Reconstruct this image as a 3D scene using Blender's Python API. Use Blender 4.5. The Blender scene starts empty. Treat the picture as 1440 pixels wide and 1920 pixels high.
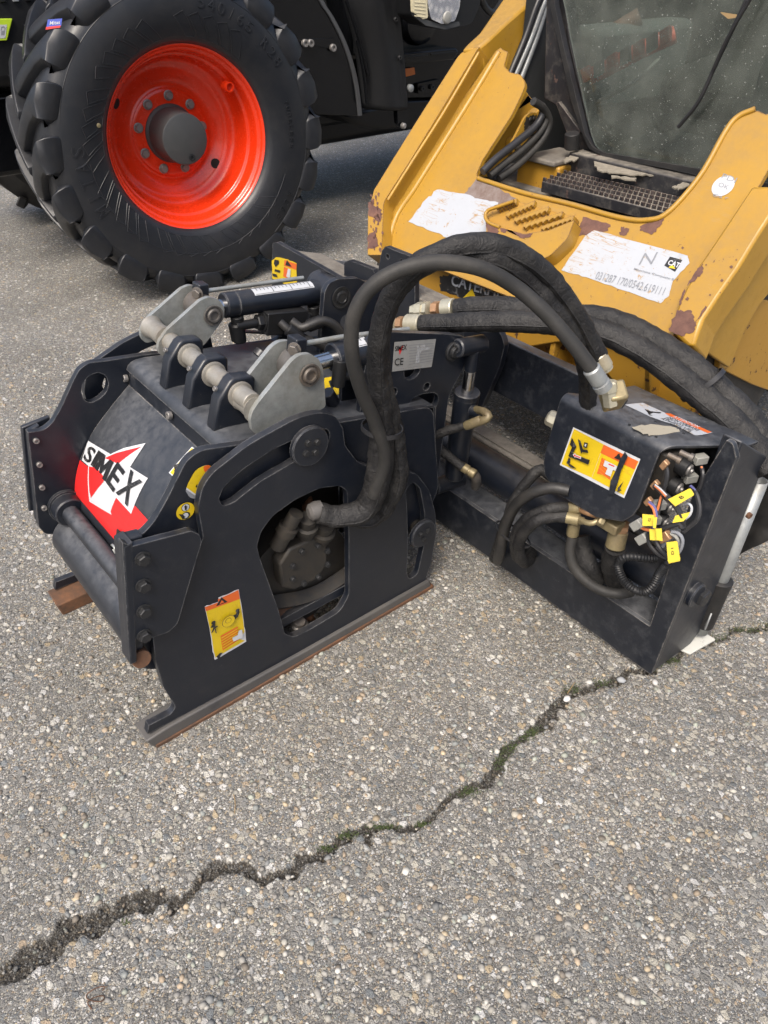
import bpy, bmesh, math, random
import numpy as np
from mathutils import Vector, Matrix, noise
from mathutils.geometry import tessellate_polygon
random.seed(7); np.random.seed(7)
R = math.radians
scn = bpy.context.scene
COL = scn.collection

# ------------------------------------------------------------------ camera, sky, sun, exposure
# x = from the planer towards the loader, y = across the planer (away from the camera), z = up, metres
FPX, PITCH, YAW = 1387.0, R(38.0), R(51.4)
CAM = Vector((-.230, -1.219, 1.6))
_h = Vector((math.cos(YAW), math.sin(YAW), 0))
RT = Vector((math.sin(YAW), -math.cos(YAW), 0))
FW = _h*math.cos(PITCH) - Vector((0, 0, math.sin(PITCH)))
UP = _h*math.sin(PITCH) + Vector((0, 0, math.cos(PITCH)))
cd = bpy.data.cameras.new('camera'); cam = bpy.data.objects.new('camera', cd); COL.objects.link(cam)
cd.sensor_fit = 'VERTICAL'; cd.sensor_height = 36; cd.sensor_width = 27; cd.lens = FPX/1920*36
cd.clip_start = .05; cd.clip_end = 400
m3 = Matrix((RT, UP, -FW)).transposed()
cam.matrix_world = Matrix.Translation(CAM) @ m3.to_4x4()
scn.camera = cam

SUN_DIR = Vector((-.50, -.28, .82)).normalized()
w = bpy.data.worlds.new('World'); scn.world = w; w.use_nodes = True
sky = w.node_tree.nodes.new('ShaderNodeTexSky'); sky.sky_type = 'NISHITA'; sky.sun_disc = False
sky.sun_elevation = math.asin(SUN_DIR.z); sky.sun_rotation = math.atan2(SUN_DIR.x, SUN_DIR.y)
sky.air_density = 1.0; sky.dust_density = 6.0; sky.ozone_density = 1.0
bg = w.node_tree.nodes['Background']; bg.inputs['Strength'].default_value = .115
w.node_tree.links.new(sky.outputs[0], bg.inputs[0])
sl = bpy.data.lights.new('sun', 'SUN'); sl.energy = 1.5; sl.angle = R(24); sl.color = (1, .95, .87)
so = bpy.data.objects.new('sun', sl); COL.objects.link(so)
so.rotation_euler = (-SUN_DIR).to_track_quat('-Z', 'Y').to_euler(); so.location = (0, 0, 8)
scn.view_settings.view_transform = 'Standard'; scn.view_settings.look = 'None'
scn.view_settings.gamma = 1; scn.view_settings.use_curve_mapping = False
scn.view_settings.exposure = 1.10

# ------------------------------------------------------------------ measuring: a sight line met with a real plane
def ray(u, v): return FW + RT*((u-720)/FPX) - UP*((v-960)/FPX)
class Pl:
    def __init__(s, o, n, ex=None):
        s.o = Vector(o); s.n = Vector(n).normalized()
        if s.n.dot(CAM-s.o) < 0: s.n = -s.n
        if ex is None:
            ex = Vector((0, 1, 0)) if abs(s.n.y) < .9 else Vector((1, 0, 0))
        ex = Vector(ex); s.ex = (ex - s.n*ex.dot(s.n)).normalized(); s.ey = s.n.cross(s.ex)
    def hit(s, u, v, off=0):
        d = ray(u, v); return CAM + d*(((s.o + s.n*off - CAM).dot(s.n))/d.dot(s.n))
    def uv(s, p): q = Vector(p)-s.o; return Vector((q.dot(s.ex), q.dot(s.ey)))
    def pt(s, a, b, off=0): return s.o + s.ex*a + s.ey*b + s.n*off
    def up(s, d): return Pl(s.o + s.n*d, s.n, s.ex)
def PX(x): return Pl((x, 0, 0), (1, 0, 0))
def PY(y): return Pl((0, y, 0), (0, 1, 0))
def PZ(z): return Pl((0, 0, z), (0, 0, 1))
def X(u, v, x): return PX(x).hit(u, v)
def Y(u, v, y): return PY(y).hit(u, v)
def Z(u, v, z): return PZ(z).hit(u, v)
def z2(x, y): return 540+.375*x, .375*y
def z4(x, y): return 240+.3472*x, 430+.3472*y
def z5(x, y): return 20+.3472*x, 620+.3472*y
def z6(x, y): return 200+.4444*x, 740+.4444*y
def z8(x, y): return .3125*x, 560+.3125*y
def zn(x, y): return 700+.2083*x, 560+.2083*y
def zr(x, y): return 1100+.2709*x, 760+.2708*y
def zm(x, y): return 820+.2291*x, 620+.2292*y
def zc(x, y): return 1020+.25*x, 740+.25*y
def z7(x, y): return 620+.3889*x, 420+.3889*y
def mp(f, L): return [tuple(f(p[0], p[1]))+tuple(p[2:]) for p in L]

# ------------------------------------------------------------------ materials
MATS = {}
class NT:
    def __init__(s, name):
        s.m = bpy.data.materials.new(name); s.m.use_nodes = True; s.t = s.m.node_tree; s.n = s.t.nodes
        s.b = s.n['Principled BSDF']; MATS[name] = s.m
    def new(s, typ, **kw):
        n = s.n.new('ShaderNode'+typ)
        for k, v in kw.items(): setattr(n, k, v)
        return n
    def lk(s, a, b): s.t.links.new(a, b)
    def put(s, sock, v):
        if isinstance(v, bpy.types.NodeSocket): s.lk(v, sock)
        else:
            if isinstance(v, (tuple, list)) and len(v) == 3 and sock.type == 'RGBA': v = tuple(v)+(1,)
            sock.default_value = v
    def co(s, kind='Object'): return s.new('TexCoord').outputs[kind]
    def mapping(s, vec, scale): n = s.new('Mapping'); s.lk(vec, n.inputs[0]); n.inputs['Scale'].default_value = scale; return n.outputs[0]
    def noise(s, scale, detail=4, rough=.6, vec=None, dist=0):
        n = s.new('TexNoise'); n.inputs['Scale'].default_value = scale; n.inputs['Detail'].default_value = detail
        n.inputs['Roughness'].default_value = rough; n.inputs['Distortion'].default_value = dist
        s.lk(vec if vec is not None else s.co(), n.inputs['Vector']); return n.outputs['Fac']
    def vor(s, scale, feature='F1', vec=None, rnd=1):
        n = s.new('TexVoronoi', feature=feature); n.inputs['Scale'].default_value = scale; n.inputs['Randomness'].default_value = rnd
        s.lk(vec if vec is not None else s.co(), n.inputs['Vector']); return n
    def ramp(s, fac, stops, interp='LINEAR'):
        n = s.new('ValToRGB'); n.color_ramp.interpolation = interp; e = n.color_ramp.elements
        while len(e) < len(stops): e.new(.5)
        for i, (p, c) in enumerate(stops):
            e[i].position = p; e[i].color = (c, c, c, 1) if not isinstance(c, (tuple, list)) else tuple(c)+(1,)
        s.lk(fac, n.inputs[0]); return n.outputs[0]
    def mix(s, fac, a, b, blend='MIX'):
        n = s.new('Mix', data_type='RGBA', blend_type=blend); s.put(n.inputs[0], fac); s.put(n.inputs[6], a); s.put(n.inputs[7], b); return n.outputs[2]
    def math(s, op, a, b=0.0, c=None):
        n = s.new('Math', operation=op); s.put(n.inputs[0], a); s.put(n.inputs[1], b)
        if c is not None: s.put(n.inputs[2], c)
        return n.outputs[0]
    def upz(s, lo, hi):
        g = s.new('NewGeometry'); x = s.new('SeparateXYZ'); s.lk(g.outputs['Normal'], x.inputs[0])
        r = s.new('MapRange'); s.lk(x.outputs[2], r.inputs[0]); r.inputs[1].default_value = lo; r.inputs[2].default_value = hi; return r.outputs[0]
    def edge(s, rad, lo=.02, hi=.2):
        g = s.new('NewGeometry'); b = s.new('Bevel'); b.samples = 4; b.inputs[0].default_value = rad
        d = s.new('VectorMath', operation='DOT_PRODUCT'); s.lk(g.outputs['Normal'], d.inputs[0]); s.lk(b.outputs[0], d.inputs[1])
        r = s.new('MapRange'); s.lk(d.outputs['Value'], r.inputs[0]); r.inputs[1].default_value = 1-lo; r.inputs[2].default_value = 1-hi
        r.inputs[3].default_value = 0; r.inputs[4].default_value = 1; return r.outputs[0]
    def scratch(s, rot, scale):
        m = s.new('Mapping'); s.lk(s.co(), m.inputs[0]); m.inputs['Rotation'].default_value = (rot*.7, rot, rot*1.3); m.inputs['Scale'].default_value = (7, .55, 1.6)
        n = s.noise(scale, 2, .5, m.outputs[0]); a = s.math('ABSOLUTE', s.math('SUBTRACT', n, .5))
        l = s.ramp(a, [(.004, 1.0), (.009, 0.0)]); return s.math('MULTIPLY', l, s.ramp(s.noise(9, 3, .6), [(.52, 0.0), (.60, 1.0)]))
    def bump(s, h, strength=.3, dist=.002):
        n = s.new('Bump'); n.inputs['Strength'].default_value = strength; n.inputs['Distance'].default_value = dist
        s.lk(h, n.inputs['Height']); s.lk(n.outputs[0], s.b.inputs['Normal'])
    def fin(s, col=None, rough=None, metal=None, spec=None):
        for k, v in (('Base Color', col), ('Roughness', rough), ('Metallic', metal), ('Specular IOR Level', spec)):
            if v is not None: s.put(s.b.inputs[k], v)
        return s.m

def mat_paint(name, base, dark, dust, dust_sheen_amt=.5, rough=.42, edge=.5, edge_col=(.16, .16, .16), chips=None, chip_thr=(.68, .70), chip_scale=9, speck=.5, coat=0.0, spec=.5, scr=0.0):
    t = NT(name)
    n1 = t.noise(5, 5, .6); n2 = t.noise(38, 4, .7); n3 = t.noise(230, 2, .5)
    col = t.mix(n1, base, dark)
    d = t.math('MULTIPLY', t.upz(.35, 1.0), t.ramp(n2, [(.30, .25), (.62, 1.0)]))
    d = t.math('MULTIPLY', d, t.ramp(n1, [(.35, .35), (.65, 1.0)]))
    side = t.math('MULTIPLY', t.ramp(t.noise(19, 8, .78), [(.50, 0.0), (.74, .30)]), dust_sheen_amt)
    d = t.math('MAXIMUM', t.math('MULTIPLY', d, dust_sheen_amt), side)
    col = t.mix(d, col, dust)  # dust colour; in the hood and dusty navies it also carries painted sky sheen
    sp = t.math('MULTIPLY', t.ramp(n3, [(.70, 0.0), (.76, 1.0)]), t.math('MULTIPLY', t.ramp(n2, [(.45, 0.0), (.7, 1.0)]), speck))
    col = t.mix(sp, col, dust)
    if scr: col = t.mix(t.math('MULTIPLY', t.math('MAXIMUM', t.scratch(.5, 9), t.scratch(2.1, 13)), scr), col, edge_col)
    rg = t.math('ADD', t.math('MULTIPLY', d, .4), t.math('ADD', t.math('MULTIPLY', n2, .16), rough-.08))
    if edge > 0:
        e = t.math('MULTIPLY', t.edge(.005), t.ramp(t.noise(26, 5, .75), [(.38, 0.0), (.56, edge)]))
        col = t.mix(e, col, edge_col)
    if chips:
        cn = t.noise(chip_scale, 8, .68)
        cm = t.ramp(cn, [(chip_thr[0], 0.0), (chip_thr[1], 1.0)])
        e2 = t.math('ADD', t.noise(34, 6, .75), t.math('MULTIPLY', t.edge(.008, .01, .3), .40))
        cm = t.math('MAXIMUM', cm, t.ramp(e2, [(.72, 0.0), (.735, 1.0)]))
        cm = t.math('MAXIMUM', cm, t.math('MULTIPLY', t.ramp(t.noise(75, 3, .6), [(.675, 0.0), (.70, .9)]), t.ramp(t.noise(4, 4, .6), [(.44, 0.0), (.60, 1.0)])))
        c2 = t.mix(t.noise(60, 3, .6), chips, tuple(c*.45 for c in chips))
        col = t.mix(cm, col, c2); rg = t.math('MAXIMUM', rg, t.math('MULTIPLY', cm, .85))
    t.bump(t.math('ADD', t.math('MULTIPLY', n3, .5), n2), .08, .002)
    t.b.inputs['Coat Weight'].default_value = coat
    return t.fin(col, rg, None, spec)
DUST = (.17, .155, .135)
NAVY = mat_paint('navy_paint', (.0098, .0126, .0195), (.0062, .0082, .0132), DUST, .20, .33, .9)
NAVYH = mat_paint('hood_sheen_navy_paint', (.0195, .0225, .0290), (.0155, .0182, .0240), (.150, .155, .163), .58, .34, .6, (.30, .28, .25), speck=.15)  # bluish top tint: real dust plus sky sheen painted into the colour
NAVYD = mat_paint('dusty_sheen_navy_paint', (.0125, .0152, .0215), (.0085, .0105, .0155), (.165, .170, .180), .66, .36, .8, (.30, .28, .25))  # bluish dust colour also paints in the sky's reflection on upward faces
YEL = mat_paint('yellow_paint', (.375, .211, .021), (.325, .176, .016), (.17, .115, .055), .85, .36, 0, (.30, .20, .08), (.105, .050, .035), (.70, .71), 5.5, .45, scr=.30)
YELR = mat_paint('chipped_yellow_paint', (.36, .195, .022), (.30, .155, .016), (.24, .18, .10), .35, .45, .3, (.2, .12, .06), (.075, .034, .022), (.60, .62), 13, .6)
BLK = mat_paint('black_tractor_paint', (.0040, .0044, .0055), (.003, .0033, .004), (.08, .08, .08), .08, .20, 0, spec=.32, edge_col= (.1, .1, .1))
BLKM = mat_paint('black_plastic', (.0095, .0100, .0112), (.0065, .007, .008), (.10, .095, .09), .14, .46, 0, spec=.32, edge_col= (.1, .1, .1))
STEPM = mat_paint('worn_black_steel', (.017, .017, .020), (.012, .012, .014), (.30, .27, .22), .8, .5, .9, (.20, .15, .12), (.09, .055, .045), (.62, .64), 18)
RED = mat_paint('red_rim_paint', (.66, .034, .006), (.61, .029, .005), (.50, .10, .06), .03, .26, 0, speck=.1, coat=.3)
GREYCAP = mat_paint('grey_hub_plastic', (.050, .052, .053), (.040, .042, .043), (.2, .2, .2), .15, .5, 0)
def mat_metal(name, a, b, rough, metal, grime, gthr=(.5, .75), sc=22):
    t = NT(name); n = t.noise(sc, 6, .7); n2 = t.noise(120, 3, .6)
    col = t.mix(t.ramp(n, [(.35, 0.0), (.65, 1.0)]), a, b)
    g = t.ramp(t.noise(9, 7, .7), [(gthr[0], 0.0), (gthr[1], .85)])
    col = t.mix(g, col, grime)
    t.bump(n2, .12, .001)
    return t.fin(col, t.math('ADD', t.math('MULTIPLY', n, .25), rough-.1), t.math('MULTIPLY', t.math('SUBTRACT', 1.0, g), metal))
ZINC = mat_metal('zinc_plated_steel', (.37, .385, .375), (.25, .265, .255), .42, .55, (.13, .105, .075), (.46, .78))
SHAFT = mat_metal('bare_steel_shaft', (.34, .325, .29), (.25, .235, .205), .48, .5, (.17, .13, .09), (.5, .8))
STEEL = mat_metal('worn_steel', (.16, .15, .14), (.10, .095, .09), .5, .6, (.12, .085, .055), (.45, .7))
WORN = mat_metal('worn_dark_steel', (.075, .073, .072), (.120, .110, .098), .6, .2, (.035, .035, .040), (.42, .7), 18)
DUSTEEL = mat_metal('dusty_steel', (.17, .155, .132), (.105, .096, .084), .8, .1, (.10, .08, .06), (.5, .8), 30)
CHROME = mat_metal('chrome', (.62, .62, .62), (.50, .50, .51), .18, 1.0, (.15, .13, .1), (.72, .9))
BRASS = mat_metal('yellow_zinc_fitting', (.33, .275, .15), (.25, .21, .12), .40, .6, (.10, .072, .042), (.40, .68), 60)
PALEB = mat_metal('pale_zinc_fitting', (.52, .49, .38), (.42, .40, .31), .36, .6, (.22, .17, .11), (.48, .8), 60)
COPPER = mat_metal('copper_fitting', (.46, .27, .15), (.34, .2, .11), .42, .6, (.14, .09, .05), (.5, .8), 60)
RUST = mat_metal('rusty_steel', (.15, .065, .028), (.075, .040, .024), .85, 0, (.05, .032, .022), (.4, .8), 30)
DIRTST = mat_metal('oily_dirty_steel', (.013, .0125, .0125), (.032, .026, .019), .62, .1, (.020, .018, .015), (.4, .75), 30)
BOLTM = mat_metal('dark_bolt', (.030, .031, .033), (.020, .021, .023), .42, .4, (.07, .06, .05), (.55, .8), 60)
BOLTL = mat_metal('grey_bolt', (.30, .29, .28), (.20, .19, .18), .42, .6, (.12, .10, .08), (.5, .8), 60)
ALU = mat_metal('aluminium_nameplate', (.42, .42, .41), (.36, .36, .35), .38, .5, (.30, .29, .27), (.6, .85), 40)
GALV = mat_metal('galvanised_tube', (.31, .325, .325), (.24, .25, .25), .45, .5, (.2, .19, .17), (.55, .8), 30)
def mat_rubber(name, a, b, dust, amt, rough=.6, weave=0, sc=16, bumpd=.002, spec=.5):
    t = NT(name); n = t.noise(sc, 6, .7); n2 = t.noise(75, 4, .7)
    col = t.mix(n, a, b)
    d = t.math('MULTIPLY', t.ramp(t.noise(11, 7, .75), [(.44, .0), (.70, 1.0)]), amt)
    d = t.math('ADD', d, t.math('MULTIPLY', t.upz(.5, 1.0), amt*.25))
    col = t.mix(d, col, dust)
    h = t.math('ADD', n, t.math('MULTIPLY', n2, .45))
    if weave: h = t.math('ADD', h, t.math('MULTIPLY', t.noise(420, 2, .5), weave*.3))
    if weave: h = t.math('ADD', h, t.math('MULTIPLY', t.noise(55, 3, .6, t.co(), 1.5), 1.6))
    t.bump(h, .34 if weave else .35, bumpd)
    return t.fin(col, t.math('ADD', t.math('MULTIPLY', n2, .2), rough-.1), None, spec)
RUB = mat_rubber('black_hose_rubber', (.011, .011, .0115), (.018, .0175, .017), (.075, .066, .054), .30, .50)
HOSEG = mat_rubber('worn_grey_hose_rubber', (.024, .0235, .0225), (.016, .0158, .0155), (.085, .078, .068), .32, .60, 0, 16, .002, .35)
SLEEVE = mat_rubber('woven_hose_sleeve', (.0080, .0080, .0088), (.0140, .0138, .0145), (.070, .067, .062), .38, .54, 1.2, 30, .010, .28)
TYRE = mat_rubber('tyre_rubber', (.0090, .0105, .0140), (.0125, .0142, .0180), (.045, .043, .040), .24, .42, 0, 12, .001)
MUDRUB = mat_rubber('muddy_black_rubber', (.0075, .0075, .0085), (.012, .012, .012), (.09, .08, .068), .22, .55, 0, 9, .004)
def flat(name, c, rough=.45, scr=0.0, scol=(.3, .25, .18), sp=.5):
    t = NT(name); n = t.noise(30, 6, .7)
    col = t.mix(t.math('MULTIPLY', n, .35), c, tuple(k*.72 for k in c))
    if scr:
        l = t.math('MAXIMUM', t.math('MAXIMUM', t.scratch(.4, 9), t.scratch(1.7, 12)), t.scratch(2.7, 10))
        l = t.math('MAXIMUM', l, t.ramp(t.noise(44, 7, .78), [(.60, 0.0), (.63, 1.0)]))
        col = t.mix(t.math('MULTIPLY', l, scr), col, scol)
    return t.fin(col, rough, 0, sp)
WHITE = flat('white_print', (.48, .49, .51)); WHITEW = flat('worn_white_sticker', (.37, .39, .42), .5, .9, (.30, .19, .075))
PAPER = flat('plain_white_sticker', (.44, .455, .475), .45)
BLACKP = flat('black_print', (.012, .012, .013), .45, .5, (.2, .2, .2)); REDP = flat('red_print', (.56, .018, .018), .38)
YELP = flat('yellow_print', (.58, .41, .010), .42, .35, (.35, .22, .03)); ORP = flat('orange_print', (.58, .11, .018), .42)
YTAG = flat('yellow_cable_tag', (.60, .46, .035), .5); GREYP = flat('grey_print', (.20, .21, .23), .5)
BLUEP = flat('blue_print', (.03, .06, .36), .4); LIME = flat('lime_paint', (.40, .56, .03), .35)
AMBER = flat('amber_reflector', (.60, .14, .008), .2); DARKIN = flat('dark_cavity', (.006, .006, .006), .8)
CREAM = flat('cream_lens', (.62, .56, .38), .25); GREYPL = flat('grey_connector', (.26, .26, .24), .5)
WIREO = flat('orange_wire', (.55, .16, .05), .4); WIREP = flat('blue_wire', (.10, .10, .24), .4); WIREK = flat('black_wire', (.02, .02, .022), .4)
FOOT = flat('foot_plate_paint', (.50, .50, .46), .6, .6, (.2, .18, .15)); SCUFF = flat('bare_scuffed_patch', (.33, .30, .235), .6, .5, (.16, .14, .11))
LEAF = flat('dry_leaf', (.30, .20, .09), .7)

# ------------------------------------------------------------------ mesh helpers
def link(name, me, mats, parent=None, bevel=0.0, smooth=None, segs=2):
    for mt in (mats if isinstance(mats, (list, tuple)) else [mats]): me.materials.append(mt)
    o = bpy.data.objects.new(name, me); COL.objects.link(o)
    if parent is not None:
        o.parent = parent
        root = parent
        while root.parent: root = root.parent
        if root is parent: o.matrix_parent_inverse = Matrix.Translation(-root.location)
    if smooth is not None:
        me.shade_smooth() if smooth == 180 else me.set_sharp_from_angle(angle=R(smooth))
    if bevel:
        b = o.modifiers.new('bevel', 'BEVEL'); b.width = bevel; b.segments = segs; b.limit_method = 'ANGLE'; b.angle_limit = R(38)
        b.harden_normals = False
    return o
def thing(name, loc, label, cat):
    o = bpy.data.objects.new(name, None); COL.objects.link(o); o.location = loc; o.empty_display_size = .2
    o['label'] = label; o['category'] = cat; return o
def mesh(verts, faces, name='m'):
    me = bpy.data.meshes.new(name); me.from_pydata([tuple(v) for v in verts], [], faces); me.validate()
    bm = bmesh.new(); bm.from_mesh(me); bmesh.ops.recalc_face_normals(bm, faces=bm.faces); bm.to_mesh(me); bm.free(); return me
def fillet(P, n=5):
    out = []; N = len(P)
    for i in range(N):
        p = Vector(P[i][:2]); r = P[i][2] if len(P[i]) > 2 else 0
        if r <= 0: out.append(p); continue
        a = Vector(P[i-1][:2])-p; b = Vector(P[(i+1) % N][:2])-p
        la, lb = a.length, b.length
        if la < 1e-6 or lb < 1e-6: continue
        a /= la; b /= lb; ang = a.angle(b)
        if ang > math.pi-.03: out.append(p); continue
        d = min(r/math.tan(ang/2), la*.48, lb*.48)
        p0, p1 = p+a*d, p+b*d
        for k in range(n+1):
            t = k/n; out.append(p0*(1-t)**2 + p*2*t*(1-t) + p1*t*t)
    return out
def to2(pl, pts):
    o = []
    for p in pts:
        if p[0] == 'w': o.append((p[1], p[2]) + tuple(p[3:]))
        elif p[0] == 'y':  q = pl.uv(Vector(p[1:4])); o.append((q.x, q.y)+tuple(p[4:]))
        else: q = pl.uv(pl.hit(p[0], p[1])); o.append((q.x, q.y) + tuple(p[2:]))
    return o
def prism2(pl, outer, holes, thick, z0=0.0):
    loops = [outer] + holes
    flatp = [p for L in loops for p in L]; n = len(flatp)
    tris = tessellate_polygon([[Vector((p[0], p[1], 0)) for p in L] for L in loops])
    V = [pl.pt(p[0], p[1], z0) for p in flatp] + [pl.pt(p[0], p[1], z0-thick) for p in flatp]
    F = [tuple(t) for t in tris] + [tuple(i+n for i in reversed(t)) for t in tris]
    k = 0
    for L in loops:
        m = len(L)
        for i in range(m): a, b = k+i, k+(i+1) % m; F.append((a, b, b+n, a+n))
        k += m
    return V, F
def plate(name, mt, parent, pl, pts, thick, holes=(), bevel=.002, z0=0.0, smooth=30):
    V, F = prism2(pl, fillet(to2(pl, pts)), [fillet(to2(pl, h)) for h in holes], thick, z0)
    return link(name, mesh(V, F), mt, parent, bevel, smooth)
def circ(pl, c, r, n=20):
    q = pl.uv(c); return [(('w', q.x+r*math.cos(2*math.pi*k/n), q.y+r*math.sin(2*math.pi*k/n))) for k in range(n)]
def frame(ax):
    ax = Vector(ax).normalized(); t = Vector((0, 0, 1)) if abs(ax.z) < .9 else Vector((1, 0, 0))
    a = ax.cross(t).normalized(); return a, ax.cross(a).normalized(), ax
def lathe_vf(o, ax, prof, seg=28):
    a, b, c = frame(ax); o = Vector(o); V = []; F = []
    for (t, r) in prof:
        for k in range(seg):
            th = 2*math.pi*k/seg; V.append(o + c*t + (a*math.cos(th)+b*math.sin(th))*max(r, 1e-5))
    for i in range(len(prof)-1):
        for k in range(seg):
            k2 = (k+1) % seg; F.append((i*seg+k, i*seg+k2, (i+1)*seg+k2, (i+1)*seg+k))
    return V, F
def lathe(name, mt, parent, o, ax, prof, seg=28, smooth=35, bevel=0):
    prof = list(prof)
    if prof[0][1] > 1e-4: prof = [(prof[0][0], 0)] + prof
    if prof[-1][1] > 1e-4: prof = prof + [(prof[-1][0], 0)]
    V, F = lathe_vf(o, ax, prof, seg); return link(name, mesh(V, F), mt, parent, bevel, smooth)
def cyl(name, mt, parent, p0, p1, r, seg=24, ch=.0015, r1=None):
    p0, p1 = Vector(p0), Vector(p1); L = (p1-p0).length; r1 = r if r1 is None else r1
    return lathe(name, mt, parent, p0, p1-p0, [(0, r-ch), (ch, r), (L-ch, r1), (L, r1-ch)], seg)
def join(parts):
    V, F = [], []
    for v, f in parts:
        n = len(V); V += list(v); F += [tuple(i+n for i in q) for q in f]
    return V, F
def box_vf(c, hx, hy, hz):
    c = Vector(c); V = [c + hx*a + hy*b + hz*d for a in (-1, 1) for b in (-1, 1) for d in (-1, 1)]
    return V, [(0, 1, 3, 2), (4, 6, 7, 5), (0, 4, 5, 1), (2, 3, 7, 6), (0, 2, 6, 4), (1, 5, 7, 3)]
def aabb(x0, x1, y0, y1, z0, z1):
    return box_vf(((x0+x1)/2, (y0+y1)/2, (z0+z1)/2), Vector(((x1-x0)/2, 0, 0)), Vector((0, (y1-y0)/2, 0)), Vector((0, 0, (z1-z0)/2)))
def box(name, mt, parent, x0, x1, y0, y1, z0, z1, bevel=.003):
    V, F = aabb(x0, x1, y0, y1, z0, z1); return link(name, mesh(V, F), mt, parent, bevel, 30)
def obox(name, mt, parent, c, hx, hy, hz, bevel=.002):
    V, F = box_vf(c, Vector(hx), Vector(hy), Vector(hz)); return link(name, mesh(V, F), mt, parent, bevel, 30)
def spline(P, step=.012):
    P = [Vector(p) for p in P]; Q = [P[0]*2-P[1]] + P + [P[-1]*2-P[-2]]; out = []
    for i in range(1, len(Q)-2):
        a, b, c, d = Q[i-1:i+3]; n = max(2, int((c-b).length/step))
        for k in range(n):
            t = k/n
            out.append(.5*((2*b) + (c-a)*t + (2*a-5*b+4*c-d)*t*t + (3*b-3*c+d-a)*t**3))
    out.append(P[-1]); return out
def tube_vf(P, r, seg=14, step=.008, wr=0.0, sub=True, seed=0, rings=None, flatn=1.0):
    S = spline(P, step) if sub else [Vector(p) for p in P]
    n = len(S); rr = r if isinstance(r, (list, tuple)) else [r, r]
    T = [(S[min(i+1, n-1)]-S[max(i-1, 0)]).normalized() for i in range(n)]
    a, _, _ = frame(T[0]); V = []; F = []
    for i in range(n):
        a = (a - T[i]*a.dot(T[i])).normalized(); b = T[i].cross(a)
        f = i/max(1, n-1)*(len(rr)-1); k = min(int(f), len(rr)-2); ri = rr[k]*(1-(f-k)) + rr[k+1]*(f-k)
        if rings: ri *= 1 + rings*(.5+.5*math.cos(i*math.pi))
        for q in range(seg):
            th = 2*math.pi*q/seg; d = a*math.cos(th)+b*math.sin(th); m = ri
            if wr:
                m *= 1 + wr*1.25*noise.noise(Vector((i*step*62+seed*3, d.dot(a)*.8+seed, d.dot(b)*.8)))
                p = S[i]+d*ri
                m *= 1 + wr*(noise.noise(p*26+Vector((seed, 0, 0)))*1.0 + .55*noise.noise(Vector((p.x*60, p.y*60, p.z*60+seed))))
                if q in (0, 1): m *= 1+wr*1.5
            V.append(S[i]+d*m)
    for i in range(n-1):
        for q in range(seg):
            q2 = (q+1) % seg; F.append((i*seg+q, i*seg+q2, (i+1)*seg+q2, (i+1)*seg+q))
    F.append(tuple(range(seg))[::-1]); F.append(tuple(range((n-1)*seg, n*seg)))
    return V, F
def tube(name, mt, parent, P, r, **kw):
    V, F = tube_vf(P, r, **kw); return link(name, mesh(V, F), mt, parent, 0, 50)
_shared = {}
def inst(key, build, name, mt, parent, M, bevel=0, smooth=35):
    """alike pieces share one mesh"""
    if key not in _shared:
        V, F = build(); me = mesh(V, F, key); me.materials.append(mt); me.set_sharp_from_angle(angle=R(smooth)); _shared[key] = me
    o = bpy.data.objects.new(name, _shared[key]); COL.objects.link(o)
    if parent is not None:
        o.parent = parent
        wm = parent.matrix_basis if parent.parent else Matrix.Translation(parent.location)
        o.matrix_parent_inverse = wm.inverted()
    o.matrix_basis = M
    if bevel:
        b = o.modifiers.new('bevel', 'BEVEL'); b.width = bevel; b.segments = 2; b.limit_method = 'ANGLE'; b.angle_limit = R(35)
    return o
def axis_m(p, ax, roll=0.0, s=1.0):
    a, b, c = frame(ax); M = Matrix((a, b, c)).transposed().to_4x4()
    return Matrix.Translation(Vector(p)) @ M @ Matrix.Rotation(roll, 4, 'Z') @ Matrix.Scale(s, 4)
def hexbolt():   # unit: flat radius 1, washer, chamfered head, along +z
    parts = [lathe_vf((0, 0, 0), (0, 0, 1), [(0, 0), (0, 1.35), (.22, 1.35), (.25, 1.28), (.25, 0)], 24)]
    V, F = [], []
    for z, r in ((.2, 1.1), (1.0, 1.1), (1.15, .95)):
        for k in range(6): V.append(Vector((r*math.cos(k*math.pi/3), r*math.sin(k*math.pi/3), z)))
    for i in range(2):
        for k in range(6): F.append((i*6+k, i*6+(k+1) % 6, i*6+6+(k+1) % 6, i*6+6+k))
    F.append(tuple(range(12, 18))); parts.append((V, F))
    return join(parts)
def bolt(parent, p, ax, s, mt=BOLTM, name='bolt'):
    return inst('bolt_'+mt.name, hexbolt, name, mt, parent, axis_m(p, ax, random.random()*1.0, s))
def capbolt():
    return lathe_vf((0, 0, 0), (0, 0, 1), [(0, 0), (0, 1), (.95, 1), (1.05, .92), (1.05, .5), (.6, .45), (.6, 0)], 16)

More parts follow.
